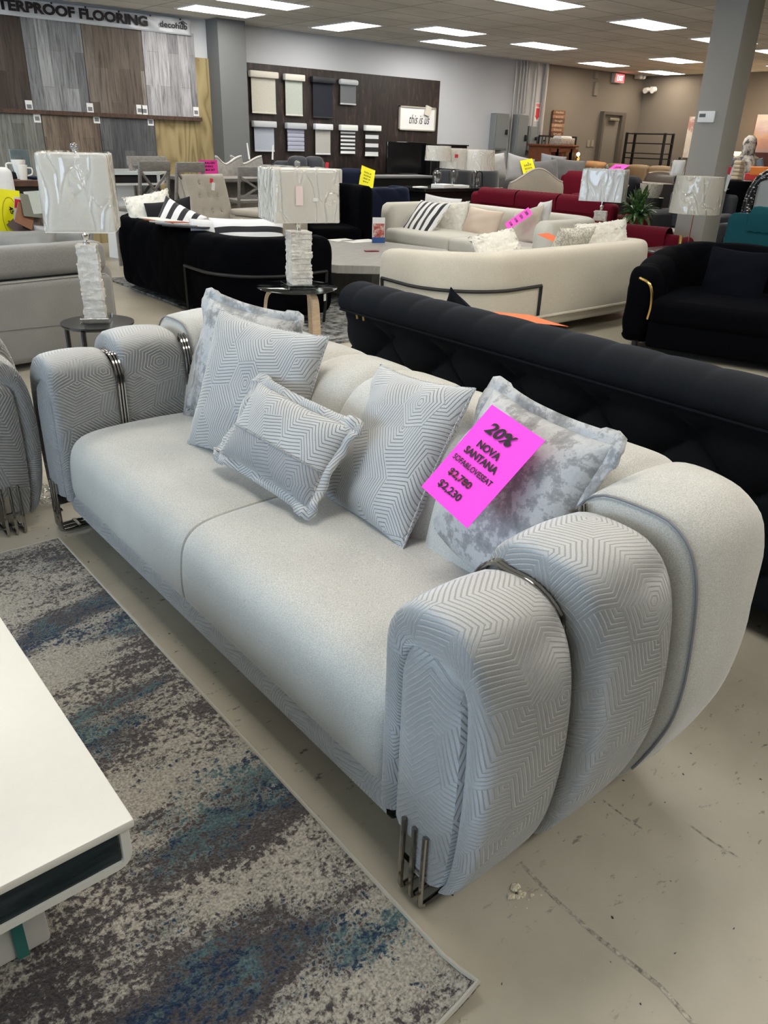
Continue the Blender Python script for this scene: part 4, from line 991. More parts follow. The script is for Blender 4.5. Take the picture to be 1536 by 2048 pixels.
# ------------------------------------------------------------------ grey reclining sofa at the left edge
gs = thing('reclining_sofa', 'grey leather-look sofa seen from behind at the left edge with a dark reclining gap', 'sofa', (1.05, 5.85, 0), radians(7))
MB().rbox((0, -.30, .32), (2.1, .20, .54), .05, 4).build('back_panel', M_GREYM, gs)
MB().rbox((0, -.26, .70), (2.1, .20, .20), .055, 4).build('headrest_roll', M_GREYM, gs)
MB().box((0, -.26, .595), (2.0, .12, .03)).build('recline_gap', M_BLACKM, gs, smooth=False)
MB().tube([(-1.0, -.378, .592), (0, -.385, .590), (1.0, -.378, .592)], .004, 6).build('metal_bracket', M_STEEL, gs)
MB().rbox((0, -.02, .28), (2.1, .55, .40), .06, 3).build('seat_base', M_GREYM, gs)
MB().tube(interp([(-1.04, -.405, .28), (0, -.402, .30), (1.04, -.405, .27)], 14), .003, 6).build('seam', M_PIPING, gs)
for sx in (-1, 1): MB().rbox((sx * 1.0, -.02, .34), (.22, .62, .62), .08, 4).build('arm', M_GREYM, gs)
simple_pillow('grey leather cushion slumped on the back of the grey reclining sofa', .50, .34, .17, M_GREYL, (1.60, 5.80, .715), 250, 20, seed=41)
simple_pillow('light grey cushion beside the big lamp base on the grey reclining sofa', .40, .34, .15, M_GREYL, (1.93, 5.86, .72), 240, 16, seed=42)
r2 = thing('recliner', 'light grey leather recliner behind the yellow sale card at the left edge', 'armchair', (1.62, 6.72, 0), radians(-8))
MB().rbox((0, 0, .36), (1.1, .8, .55), .10, 4).build('seat_base', M_GREYL, r2)
m = MB(); R_ = []
for k in range(21):
    x = -.55 + 1.1 * k / 20; hgt = 1.06 * (1 - .30 * abs(x / .55) ** 3.2); R_.append([(x, .30 + .16 * cos(a) * (1 - abs(x / .56) ** 6), .5 + (hgt - .5) * (.5 + .5 * sin(a))) for a in [2 * pi * j / 20 for j in range(20)]])
m.loft(R_, True, (True, True)); m.build('backrest', M_GREYL, r2)
for sx in (-1, 1): MB().rbox((sx * .5, -.02, .50), (.2, .82, .74), .09, 4, puff=.01).build('arm', M_GREYL, r2)
yc = paper('price_card', 'yellow oval-printed sale card on the grey recliner at the left edge', .16, .35, M_YELLOW, frame(at_y(20, 432, 6.22), (.95, .1, -.12), (.16, .12, .97)), .004)
ring = MB().tube([(.052 * cos(a), .125 * sin(a), .005) for a in [2 * pi * k / 40 for k in range(40)]], .0012, 5, closed=True); ring.build('printed_oval', M_INK, yc)
text('sign_text', '45', M_INK, yc, T(.012, .04, .006) @ Matrix.Rotation(radians(-70), 4, 'Z'), .05, .03, .03)
text('sign_text', '60%', M_INK, yc, T(-.005, -.055, .006) @ Matrix.Rotation(radians(-70), 4, 'Z'), .05, .016, .02)
rt = paper('price_tag', 'red and white hanging label beside the yellow sale card', .085, .18, M_WHITE, frame(at_y(40, 422, 6.20), (.9, .1, -.2), (.25, .1, .95)), .001, 'tag')
MB().box((0, .045, .003), (.078, .06, .001)).build('tag_header', M_REDP, rt, smooth=False)
cols = [('tan brown', (.20, .075, .03)), ('dark brown', (.045, .022, .015)), ('olive grey', (.13, .13, .10)), ('pale grey', (.40, .42, .38)), ('taupe', (.17, .12, .09)), ('mushroom', (.26, .19, .15)), ('chocolate', (.07, .035, .025)), ('walnut', (.11, .06, .04)), ('slate', (.09, .10, .095))]
pos = [(50, 432), (62, 440), (62, 412), (73, 405), (92, 425), (86, 448), (45, 456), (70, 452), (80, 412)]
for k, ((cn, col), (px, py)) in enumerate(zip(cols, pos)):
    o = MB().rbox((0, 0, 0), (.125, .17, .006), .002, 1).build('leather_swatch', plain('leather_swatch_%d' % k, col, .55)); tag(o, '%s leather swatch in the fanned sample stack by the big lamp' % cn, 'leather swatch', 'leather swatches fanned by the big lamp')
    f = radians(-30 + 11 * k); o.matrix_world = frame(at_y(px, py, 6.08 + .012 * k), (cos(f), 0, sin(f)), (-sin(f) * .8, .5, cos(f) * .8))

# ------------------------------------------------------------------ black sofa at the right with pillow
bs = tub('tufted_sofa', 'black velvet tufted tub sofa with gold trim at the right edge', 'sofa', 2.5, 1.30, .80, M_BLACKV, (6.42, 2.62, 0), radians(-72), th=.26, R=.42, tuft='both', zb=.06, nseat=2, seatz=.44, drop=.14)
gt = MB().tube(interp([(-1.10, -.655, .60), (-1.02, -.668, .57), (-.985, -.67, .50), (-.975, -.67, .40), (-.985, -.665, .30)], 20), .010, 8); gt.build('gold_trim', M_GOLD, bs)
simple_pillow('large plain black velvet pillow on the black sofa at the right edge', .54, .50, .17, velvet('black_pillow_velvet', (.003, .0035, .007), .05, (.3, .4, .7), .05), at_x(1468, 562, 6.35), 182, 14, seed=51)
# ------------------------------------------------------------------ back wall: flooring display and banner
YB = YW - .03
def wx(px, py, Y=YB): return at_y(px, py, Y)
def panel(name, label, x0, x1, z0, z1, th, mat, cat, y=YW, group=None):
    o = MB().box(((x0 + x1) / 2, 0, (z0 + z1) / 2), (x1 - x0, th, z1 - z0)).build(name, mat, smooth=False); o.location = (0, y - th / 2, 0); tag(o, label, cat, group); return o
XR = at_y(397, 236, YB).x; Zs = 1.72; Zt = 2.80
x_a = at_y(65, 216, YB).x; x_b = at_y(181, 226, YB).x; x_c = at_y(296, 230, YB).x
b = thing('plywood_board', 'bare yellowish plywood board on the wall behind the flooring samples', 'board', (0, YW - .012, 0))
zt = at_y(427, 118, YB).z; xcol = at_y(427, 118, YB).x + .2
MB().box(((2.0 + xcol) / 2, 0, zt / 2), (xcol - 2.0, .022, zt)).build('plywood_sheet', M_PLY, b, smooth=False)
up = [('dark brown wood flooring sample, leftmost of the upper row under the banner', .9, x_a, planks('plank_espresso', (.028, .018, .014), (.05, .034, .027), (.085, .062, .050), seed=1)),
      ('pale grey wood flooring sample in the upper row, above the big lamp', x_a, x_b, planks('plank_silver', (.14, .145, .155), (.24, .25, .26), (.36, .37, .38), seed=2)),
      ('mixed brown wood flooring sample in the upper row of the display', x_b, x_c, planks('plank_barn', (.085, .062, .048), (.13, .10, .080), (.24, .215, .19), seed=3)),
      ('whitewashed lilac-grey flooring sample, rightmost of the upper row', x_c, XR, planks('plank_white', (.19, .185, .20), (.29, .285, .30), (.42, .415, .43), seed=4.4))]
for lab, a, c_, mt in up: panel('flooring_sample', lab, a + .004, c_ - .004, Zs, Zt, .03, mt, 'flooring sample', YW - .022, 'upper flooring samples')
y_a = at_y(81, 232, YB).x; y_b = at_y(196, 235, YB).x; y_c = at_y(308, 238, YB).x
lo = [('greenish grey wood flooring sample, leftmost of the lower row', 1.2, y_a, planks('plank_sage', (.12, .125, .115), (.17, .175, .16), (.22, .22, .20), seed=5)),
      ('warm brown wood flooring sample in the lower row behind the big lampshade', y_a, y_b, planks('plank_oak', (.10, .07, .052), (.18, .135, .10), (.25, .21, .17), seed=6)),
      ('charcoal grey wood flooring sample, rightmost of the lower row', y_b, y_c, planks('plank_charcoal', (.060, .064, .070), (.085, .09, .097), (.115, .12, .125), seed=7))]
for lab, a, c_, mt in lo: panel('flooring_sample', lab, a + .004, c_ - .004, .45, Zs - .06, .03, mt, 'flooring sample', YW - .022, 'lower flooring samples')
o = panel('display_ledge', 'thin dark wooden ledge between the two rows of flooring samples', .9, XR + .03, Zs - .05, Zs, .07, M_DARKWOOD, 'ledge', YW - .022)
for k, (px, py) in enumerate(((58, 211), (180, 216), (279, 219), (289, 220), (392, 223), (74, 235), (193, 237), (301, 242))):
    q = wx(px, py, YW - .05); o = panel('sample_tag', ['white tag at the foot of the dark brown upper flooring sample', 'white tag at the foot of the pale grey upper flooring sample', 'cream tag at the foot of the mixed brown upper sample', 'narrow white tag beside the cream one on the upper brown sample', 'white tag at the right foot of the whitewashed sample', 'white tag at the top of the greenish grey lower sample', 'white tag at the top of the warm brown lower sample', 'white tag at the top of the charcoal lower sample'][k], q.x - .045, q.x + .045, q.z - .06, q.z + .06, .002, M_WHITE, 'tag', YW - .052, 'white tags on the flooring samples')
    MB().box((q.x, -.002, q.z - .012), (.06, .001, .05)).build('tag_print', M_PIPING, o, smooth=False)
# banner
bx1 = at_y(378, 42, YB).x; bz0, bz1 = 2.765, 2.965
bn = thing('banner', 'white vinyl banner reading waterproof flooring hung along the top of the left wall', 'banner', (0, YW - .075, 0))
m = MB(); m.grid(lambda u, v: (.35 + (bx1 - .35) * u, -.012 * sin(u * 47) * (1 - v) - .006 * sin(u * 90 + v * 5), bz0 + (bz1 - bz0) * v), 90, 8)
o = m.build('banner_sheet', plain('banner_vinyl', (.58, .60, .64), .25, var=.1, vs=5), bn); sm = o.modifiers.new('t', 'SOLIDIFY'); sm.thickness = .002
RX = Matrix.Rotation(pi / 2, 4, 'X')
xe = at_y(295, 45, YW - .09).x; text('banner_text', 'WATERPROOF FLOORING', M_INK, bn, T((xe - 2.30 + xe) / 2, -.022, bz0 + .112) @ RX, 2.30, .125, .05)
xq = at_y(347, 54, YW - .09).x; text('banner_logo_text', 'decohub', M_INK, bn, T(xq, -.022, bz0 + .105) @ RX, .42, .075, .02)
MB().tube([(xq + .08, -.022, bz0 + .135), (xq + .145, -.022, bz0 + .170), (xq + .21, -.022, bz0 + .135)], .006, 4).build('banner_roof_mark', M_INK, bn)
MB().box((xq + .135, -.022, bz0 + .140), (.03, .002, .03)).build('banner_window_mark', M_INK, bn, smooth=False)
for px, py in ((102, 5), (170, 14), (237, 23), (300, 31), (360, 39)):
    q = wx(px, py, YW - .08); MB().cyl((q.x, -.008, bz1 - .012), (q.x, -.016, bz1 - .012), .012, n=10).build('grommet', M_BLACKM, bn)

# window shade samples on dark plywood
dx0 = at_y(493, 125, YB).x; dx1 = at_y(881, 162, YB).x; dz1 = 2.507
panel('display_board', 'large dark-stained plywood board holding the window shade samples', dx0 - .02, dx1, .0, dz1, .025, M_DPLY, 'board')
YS = YW - .06
F = {'iv': (.56, .54, .47), 'sg': (.46, .50, .45), 'nv': (.010, .012, .022), 'gr': (.15, .16, .17), 'bl': (.42, .46, .54), 'lv': (.40, .41, .52), 'mo': (.46, .45, .42), 'wh': (.74, .75, .78)}
def shade_sample(label, tl, br, fab, head, style='roll', headw=1.0, hh=.09):
    a = at_y(tl[0], tl[1], YS); c_ = at_y(br[0], br[1], YS); x0, x1, z1, z0 = a.x, c_.x, a.z, c_.z; cx = (x0 + x1) / 2; w = x1 - x0; h = z1 - z0
    t = thing('window_shade', label, 'window shade', (cx, YW - .026, z0), 0, 'window shade samples on the dark board')
    mh = plain('head_' + label[:12], head, .5, var=.02); mf = plain('fab_' + label[:12], fab, .85, var=.12, vs=60)
    MB().rbox((0, -.045, h - hh / 2), (w, .09, hh), .012 if style != 'tube' else .035, 2).build('cassette', mh, t)
    fw = w * .86; fx = .0
    if style in ('roll', 'tube'): MB().box((fx, -.035, (h - hh + .02) / 2), (fw, .004, h - hh - .02)).build('shade_fabric', mf, t, smooth=False)
    elif style == 'fold':
        m = MB(); 
        for k in range(5): m.rbox((fx, -.038, .02 + (h - hh - .02) * (k + .5) / 5), (fw, .022, (h - hh - .02) / 5 - .002), .010, 2)
        m.build('shade_fabric', mf, t)
    else:
        n = 6 if style == 'zebra' else 3; m = MB(); H_ = h - hh
        for k in range(n): m.box((fx, -.036, .015 + H_ * (k + (.25 if n == 6 else .2)) / n), (fw, .004, H_ / n * (.5 if n == 6 else .45)))
        m.build('shade_bands', mf, t, smooth=False)
        MB().box((fx, -.034, H_ / 2), (fw, .001, H_)).build('sheer_fabric', clear('sheer_mesh_' + style, (.45, .47, .5), .02, .6), t, smooth=False)
    MB().rbox((fx, -.036, .012), (fw * 1.01, .018, .024), .005, 2).build('bottom_bar', mh, t)
    return t
shade_sample('ivory roller shade sample, top left of the dark board', (497, 140), (556, 229), F['iv'], (.62, .59, .52))
shade_sample('sage roller shade sample, second in the top row of the board', (567, 147), (608, 233), F['sg'], (.62, .60, .54))
shade_sample('navy blackout roller shade sample in the top row of the board', (622, 152), (668, 238), F['nv'], (.012, .014, .02))
shade_sample('small grey screen shade sample, last in the top row', (678, 157), (714, 211), F['gr'], (.46, .48, .50), 'tube')
shade_sample('light blue roller shade sample, first in the lower row', (504, 241), (552, 304), F['bl'], (.50, .52, .55))
shade_sample('lilac folded shade sample, second in the lower row', (571, 245), (611, 303), F['lv'], (.46, .48, .52), 'fold')
shade_sample('mottled cream shade sample with white head, third in the lower row', (628, 247), (663, 310), F['mo'], (.70, .71, .76))
shade_sample('white shade sample with many narrow bands, fourth in the lower row', (679, 249), (712, 308), F['wh'], (.76, .78, .76), 'zebra')
shade_sample('white shade sample with three wide bands, last in the lower row', (729, 250), (758, 313), F['wh'], (.78, .80, .78), 'wide')
q = at_y(662, 300, YS); MB_ = MB().tube(interp([(q.x, 0, q.z + .12), (q.x + .03, -.01, q.z - .08), (q.x + .01, -.01, q.z - .16), (q.x - .02, 0, q.z - .12)], 16), .003, 5).build('pull_cord', M_BLACKM); MB_.location = (0, YW - .09, 0); tag(MB_, 'thin dark pull cord hanging from the mottled cream shade sample', 'cord')
a = at_y(800, 211, YS); c_ = at_y(870, 263, YS)
fr = thing('framed_sign', 'white framed sign with black script on the dark board above the television', 'wall sign', ((a.x + c_.x) / 2, YW - .026, (a.z + c_.z) / 2))
fw, fh = c_.x - a.x, a.z - c_.z; m = MB()
for (x, z, sx, sz) in ((0, fh / 2 - .01, fw, .02), (0, -fh / 2 + .01, fw, .02), (-fw / 2 + .01, 0, .02, fh), (fw / 2 - .01, 0, .02, fh)): m.box((x, -.02, z), (sx, .035, sz))
m.build('picture_frame', plain('champagne_frame', (.42, .39, .33), .4), fr, smooth=False)
MB().box((0, -.015, 0), (fw - .03, .01, fh - .03)).build('sign_face', M_WHITE, fr, smooth=False)
text('sign_script', 'this is us', M_INK, fr, T(.05, -.022, -.01) @ RX, .50, .15, .004, .35)
q = at_y(855, 222, YS); MB().box((q.x - fr.location.x, -.045, q.z - fr.location.z), (.13, .03, .16), rot=Matrix.Rotation(.25, 3, 'Y')).build('paper_tag', plain('cream_tag', (.62, .58, .50), .7), fr, smooth=False)

# ------------------------------------------------------------------ electrical gear on the wall
def elbox(label, tl, br, dy, name='electrical_box'):
    a = at_y(tl[0], tl[1], YW - dy); c_ = at_y(br[0], br[1], YW - dy); w, h = c_.x - a.x, a.z - c_.z
    t = thing(name, label, 'electrical box', ((a.x + c_.x) / 2, YW, c_.z))
    MB().rbox((0, -dy / 2, h / 2), (w, dy, h), .008, 1).build('box_body', M_ELBOX, t)
    MB().box((.01, -dy - .006, h / 2), (w * .86, .012, h * .9)).build('box_door', M_ELBOX, t, smooth=False)
    MB().rbox((w * .30, -dy - .03, h * .5), (.04, .05, min(.16, h * .14)), .008, 1).build('door_handle', M_BLACKM, t)
    return t
e1 = elbox('left grey electrical disconnect box with black handle on the white wall', (992, 226), (1013, 301), .14)
e2 = elbox('tall slim grey electrical panel beside the disconnect box', (1036, 229), (1049, 321), .14)
e3 = elbox('short grey electrical box under the red arrow sticker', (1060, 252), (1070, 302), .14)
e4 = elbox('small pale grey box behind the cherry cabinet top', (1078, 272), (1088, 290), .14)
for k, (px, pyb, rr_, lab) in enumerate(((1022, 332, .018, 'dark conduit running full height left of the tall electrical panel'), (1040, 228, .016, 'leftmost thin conduit dropping into the tall electrical panel'), (1045, 228, .016, 'second thin conduit dropping into the tall electrical panel'),
                             (1050, 228, .018, 'third conduit dropping into the tall electrical panel'), (1055, 228, .018, 'fourth conduit beside the tall electrical panel'), (1069, 252, .022, 'cream conduit dropping to the short electrical box'), (1088, 280, .038, 'thick cream pipe at the edge of the taupe wall'))):
    a = at_y(px, 118 if k else 120, YW - .06); b_ = at_y(px, pyb, YW - .06)
    xx = at_y([1034, 1043, 1049, 1055, 1060, 1078, 1096][k], 124, YW - .06).x
    o = MB().cyl((xx, 0, ZC), (xx, 0, max(0, b_.z)), rr_, n=10).build('conduit_pipe', M_CONDUIT if k < 5 else plain('cream_conduit_%d' % k, (.50, .47, .43), .5)); o.location = (0, YW - .06, 0); tag(o, lab, 'conduit')
a = at_y(1072, 205, YW - .02); c_ = at_y(1080, 243, YW - .02)
rs = thing('safety_sticker', 'white sticker with red downward arrow beside the conduits', 'sticker', ((a.x + c_.x) / 2, YW, (a.z + c_.z) / 2)); hh = a.z - c_.z
MB().box((0, -.004, 0), (.17, .006, hh)).build('sticker_sheet', M_WHITE, rs, smooth=False)
MB().box((0, -.009, .0), (.10, .002, hh * .42)).build('arrow_shaft', M_REDP, rs, smooth=False)
MB().add([(-.07, -.009, -hh * .2), (.07, -.009, -hh * .2), (0, -.009, -hh * .44), (-.07, -.007, -hh * .2), (.07, -.007, -hh * .2), (0, -.007, -hh * .44)], [[0, 2, 1], [3, 4, 5], [0, 1, 4, 3], [1, 2, 5, 4], [2, 0, 3, 5]]).build('arrow_head', M_REDP, rs, smooth=False)
text('sticker_text', 'FIRE', M_REDP, rs, T(0, -.009, hh * .36) @ RX, .13, .06, .03)

# exit sign, far door, security light and camera
a = at_y(1231, 147, YW - .1); c_ = at_y(1248, 166, YW - .1)
ex = thing('exit_sign', 'small red lit exit sign on the taupe wall under the ceiling', 'exit sign', ((a.x + c_.x) / 2, YW, (a.z + c_.z) / 2))
MB().rbox((0, -.05, 0), (.36, .10, .19), .01, 1).build('sign_housing', plain('exit_housing', (.5, .45, .40), .5), ex)
MB().box((.01, -.102, 0), (.30, .004, .15)).build('sign_face', glow('exit_red', (1.0, .06, .07), 2.2), ex, smooth=False)
text('sign_text', 'EXIT', glow('exit_letters', (1.0, .55, .5), 3.0), ex, T(.01, -.106, 0) @ RX, .22, .10, .01)
el = thing('emergency_light', 'small cream emergency light at the far ceiling corner', 'emergency light', at_y(1283, 152, YW - .15))
MB().rbox((0, .05, 0), (.22, .12, .12), .01, 1).build('housing', plain('cream_housing', (.6, .52, .38), .5), el)
for sx in (-.06, .06): MB().ball((sx, -.03, -.02), .045, 8).build('lamp_head', M_WHITE, el)
cm = thing('security_camera', 'white two-headed sensor light low on the far side wall', 'security light', at_x(1304, 177, XW - .1))
MB().rbox((.05, 0, 0), (.1, .12, .08), .01, 1).build('mount', M_WHITE, cm)
for sy in (-.09, .09): MB().cyl((.0, sy, -.02), (-.13, sy, -.05), .05, .06, 12).build('lamp_head', M_WHITE, cm)
d0 = at_y(1201, 222, YW).x; d1 = at_y(1246, 224, YW).x; dz = 2.22
dr = struct(MB().box(((d0 + d1) / 2, YW - .01, dz / 2), (d1 - d0 - .16, .03, dz - .1)).build('door_1', plain('door_taupe', (.20, .18, .155), .6), smooth=False), 'closed taupe back door with push bar and closer')
m = MB()
for (x0, x1, z0, z1) in ((d0, d0 + .07, 0, dz), (d1 - .14, d1, 0, dz), (d0 + .07, d1 - .14, dz - .06, dz)): m.box(((x0 + x1) / 2, YW - .05, (z0 + z1) / 2), (x1 - x0, .11, z1 - z0))
m.build('door_frame', plain('door_frame_brown', (.10, .085, .07), .6), dr, smooth=False)
MB().rbox(((d0 + d1) / 2 - .02, YW - .06, 1.02), (d1 - d0 - .25, .05, .06), .01, 1).build('push_bar', M_CONDUIT, dr)
MB().rbox(((d0 + d1) / 2, YW - .09, dz - .15), (.34, .07, .06), .01, 1).build('door_closer', plain('closer_bronze', (.30, .26, .20), .4, .5), dr)
for k, (px, py, lab) in enumerate(((1191, 150, 'faint small wall box high on the taupe wall'), (1190, 178, 'larger faint wall box under the small one on the taupe wall'))):
    q = at_y(px, py, YW); o = MB().rbox((0, -.02, 0), (.12, .04, .26 if k else .14), .006, 1).build('wall_box', plain('taupe_box_%d' % k, (.215, .195, .168), .7)); o.location = (q.x, YW, q.z); tag(o, lab, 'wall box')
for k, px in enumerate((1176, 1184)):
    q = at_y(px, 287, YW); o = MB().rbox((0, -.01, 0), (.09, .02, .14), .004, 1).build('switch_plate', plain('switch_taupe_%d' % k, (.26, .235, .20), .6)); o.location = (q.x, YW, q.z); tag(o, ('left one of two taupe switch plates beside the back door', 'right one of two taupe switch plates beside the back door')[k], 'switch plate')
# leaning word sign, cherry cabinet, railing
a = at_y(1115, 219, YW - .2); c_ = at_y(1134, 273, YW - .2)
ws = thing('word_sign', 'tall rustic wooden word sign on the taupe wall left of the door', 'wall sign', ((a.x + c_.x) / 2 + .05, YW - .02, c_.z)); hh = a.z - c_.z; wd = .40
for k in range(6):
    MB().box((0, -.02, hh * (k + .5) / 6), (wd, .03, hh / 6 - .008)).build('sign_plank', plain('sign_plank_%d' % k, [(.16, .06, .03), (.30, .14, .07), (.36, .20, .12), (.14, .07, .04), (.28, .13, .07), (.22, .10, .05)][k], .7, var=.4, vs=9), ws, smooth=False)
    text('sign_word', ['trust', 'follow', 'dream', 'laugh', 'world', 'thankful'][k], plain('sign_cream_%d' % k, (.55, .42, .30), .7), ws, T(0, -.038, hh * (k + .5) / 6) @ RX, .26, hh / 6 * .5, .01)
cb = thing('cabinet', 'small cherry wood cabinet with two glass doors by the electrical boxes', 'cabinet', (13.8, 11.28, 0))
MB().box((0, 0, .76), (1.0, .4, 1.44)).build('cabinet_body', M_CHERRY, cb, smooth=False); MB().rbox((0, -.01, 1.50), (1.10, .48, .04), .008, 1).build('cabinet_top', M_CHERRY, cb)
for sx in (-1, 1):
    d_ = MB(); 
    for (x, z, sx_, sz) in ((0, .36, .44, .06), (0, -.36, .44, .06), (-.19, 0, .06, .78), (.19, 0, .06, .78)): d_.box((.12 + sx * .22, -.212, 1.05 + z), (sx_, .025, sz))
    dd = d_.build('cabinet_door', M_CHERRY, cb, smooth=False); MB().box((.12 + sx * .22, -.206, 1.05), (.33, .006, .68)).build('door_glass', plain('dark_red_inside', (.05, .008, .008), .15), dd, smooth=False)
    MB().ball((.12 + sx * .05, -.235, 1.05), .014, 6).build('knob', M_GOLD, dd)
bk = thing('basket', 'low woven basket with tissue on top of the cherry cabinet', 'basket', (14.05, 11.25, 1.52))
MB().rbox((0, 0, .06), (.42, .28, .12), .02, 2, taper=1.1).build('basket_body', m_mottle('pale_wicker', ((.4, (.30, .25, .20)), (.6, (.55, .48, .42))), 40), bk); MB().rbox((0, 0, .13), (.36, .22, .06), .025, 2).build('tissue', M_WHITEF, bk)
rl = thing('railing', 'black metal railing standing behind the cherry cabinet', 'railing', (14.35, 11.62, 0)); m = MB()
for (x, z0, z1) in ((-.6, 0, 1.68), (.62, 0, 1.68)): MB().box((x, 0, (z0 + z1) / 2), (.025, .025, z1 - z0)).build('post', M_BLACKM, rl, smooth=False)
MB().box((.01, 0, 1.67), (1.24, .025, .03)).build('top_rail', M_BLACKM, rl, smooth=False); MB().box((-.1, 0, 1.15), (1.0, .02, .02)).build('lower_rail', M_BLACKM, rl, smooth=False)
for k in range(8): m.box((-.5 + .11 * k, 0, 1.41), (.012, .012, .52))
for k in range(8): MB().box((-.5 + .11 * k, 0, 1.41), (.012, .012, .52)).build('baluster', M_BLACKM, rl, smooth=False)
ln = thing('lantern', 'small lit brass lantern beside the cherry cabinet', 'lantern', (14.5, 11.15, 1.10))
MB().lathe([(.05, 0), (.06, .02), (.05, .18), (.02, .22), (.0, .23)], n=12).build('lantern_body', M_GOLD, ln); MB().ball((0, 0, .25), .035, 8).build('lamp_bulb', glow('warm_bulb', (1, .75, .45), 8), ln)
pd = thing('pedestal', 'dark pedestal under the small brass lantern', 'pedestal', (14.5, 11.15, 0)); MB().rbox((0, 0, .55), (.4, .3, 1.1), .01, 1).build('pedestal_body', M_BLACKW, pd)

# black open shelving rack and pictures on the far wall
rk = thing('shelving_rack', 'tall open black metal rack against the far taupe wall', 'rack', (16.55, 10.85, 0))
for sx in (-.16, .16):
    for sy in (-.48, .48): MB().box((sx, sy, .905), (.045, .045, 1.81)).build('post', M_BLACKM, rk, smooth=False)
for z in (1.79, 1.60, 1.40, 1.30, .9): MB().box((0, 0, z), (.34, 1.0, .022 if z in (1.79, 1.60, 1.30) else .02)).build('shelf', M_BLACKM, rk, smooth=False)
a = at_x(1384, 233, XW - .03); p_ = thing('wall_art', 'pale canvas print mostly hidden behind the left edge of the pillar', 'picture', (XW, a.y - .45, (2.17 + 1.34) / 2))
MB().box((-.02, 0, 0), (.04, 1.0, .83)).build('canvas', m_mottle('canvas_pale', ((.4, (.62, .55, .50)), (.5, (.70, .66, .62)), (.6, (.45, .25, .22))), 3), p_, smooth=False)
a = at_x(1516, 231, XW - .03)
t = NT('landscape_canvas'); c = t.coord(); sp = t.n('SeparateXYZ'); t.put(sp.inputs[0], c)
f = t.m('ADD', sp.outputs[2], t.m('MULTIPLY', t.m('SUBTRACT', t.noise(t.map(c, (1, 1.2, 4)), 2.5, 4, .6), .5), .45))
t.p(color=t.ramp(t.m('ADD', t.m('MULTIPLY', f, 1.0), .5), (.12, (.34, .27, .30)), (.3, (.42, .24, .20)), (.46, (.50, .36, .26)), (.56, (.46, .38, .45)), (.8, (.66, .62, .58))), rough=.7)
p_ = thing('wall_art', 'pink and lavender landscape canvas on the far wall right of the pillar', 'picture', (XW, a.y - .75, (2.2 + 1.5) / 2)); MB().box((-.02, 0, 0), (.04, 1.5, .72)).build('canvas', t.mat, p_, smooth=False)
rb = thing('sideboard', 'dark red-brown cabinet under the landscape canvas at the right edge', 'cabinet', (17.2, 7.9, 0)); MB().rbox((0, 0, .75), (.5, 1.9, 1.50), .01, 1).build('sideboard_body', plain('mahogany', (.06, .012, .008), .4), rb)

# thermostat on the pillar
th = thing('thermostat', 'white thermostat with dark display on the grey pillar', 'thermostat', (9.0, 5.20, 1.842))
MB().rbox((-.015, 0, 0), (.03, .20, .115), .006, 2).build('thermostat_body', M_WHITE, th); MB().box((-.031, .045, .012), (.002, .075, .035)).build('display', plain('lcd_dark', (.10, .12, .12), .3), th, smooth=False)
# ------------------------------------------------------------------ mid-ground furniture, left to right
# dark console on the far left with mugs and a notice
tb_ = thing('console_table', 'dark wooden console table with crockery behind the big lamp', 'table', (2.35, 8.6, 0))
MB().rbox((0, 0, 1.02), (1.5, .5, .06), .008, 1).build('table_top', wood('brown_edge', (.05, .02, .012), (.10, .045, .025)), tb_)
MB().box((0, .02, .5), (1.4, .42, .98)).build('table_base', M_BLACKW, tb_, smooth=False)
lf = thing('side_chair', 'pale grey upholstered chair back cut off at the left edge', 'chair', (2.12, 8.08, 0), radians(5))
MB().rbox((-.1, 0, .86), (.50, .12, .62), .05, 4, puff=.01).build('backrest', M_WHITEF, lf); MB().rbox((-.1, -.24, .50), (.50, .50, .14), .05, 3).build('seat', M_WHITEF, lf)
for sx in (-.3, .1):
    for sy in (-.45, 0): MB().cyl((sx, sy, 0), (sx, sy, .48), .02).build('leg', M_BLACKW, lf)
def mug(label, loc, rz, sc=1.0, band=False):
    t = thing('mug', label, 'mug', loc, rz); MB().lathe([(.0, .003), (.032 * sc, 0), (.038 * sc, .04 * sc), (.05 * sc, .13 * sc), (.047 * sc, .13 * sc), (.036 * sc, .04 * sc), (0, .008)], n=24, cap=(False, False)).build('cup', M_WHITEP, t)
    MB().tube(interp([(.042 * sc, 0, .105 * sc), (.085 * sc, 0, .10 * sc), (.08 * sc, 0, .05 * sc), (.040 * sc, 0, .035 * sc)], 14), .007 * sc, 6).build('handle', M_WHITEP, t)
mug('white mug with a handle in front on the dark console', (at_y(46, 350, 8.42).x, 8.42, 1.05), radians(-15))
mug('white mug with taupe band stacked behind the front mug', (at_y(40, 345, 8.6).x, 8.6, 1.05), radians(160), 1.3)
nt = thing('notice_holder', 'clear acrylic holder with pale blue printed sheet on the dark console', 'notice', (2.55, 8.72, 1.05), radians(10))
MB().box((0, 0, .13), (.185, .006, .26)).build('printed_sheet', m_mottle('blue_notice', ((.4, (.48, .58, .62)), (.6, (.66, .74, .76))), 12), nt, smooth=False); MB().box((0, -.008, .13), (.19, .004, .265)).build('holder_front', M_CLEAR, nt, smooth=False); MB().box((0, 0, .004), (.19, .08, .008)).build('holder_foot', M_CLEAR, nt, smooth=False)
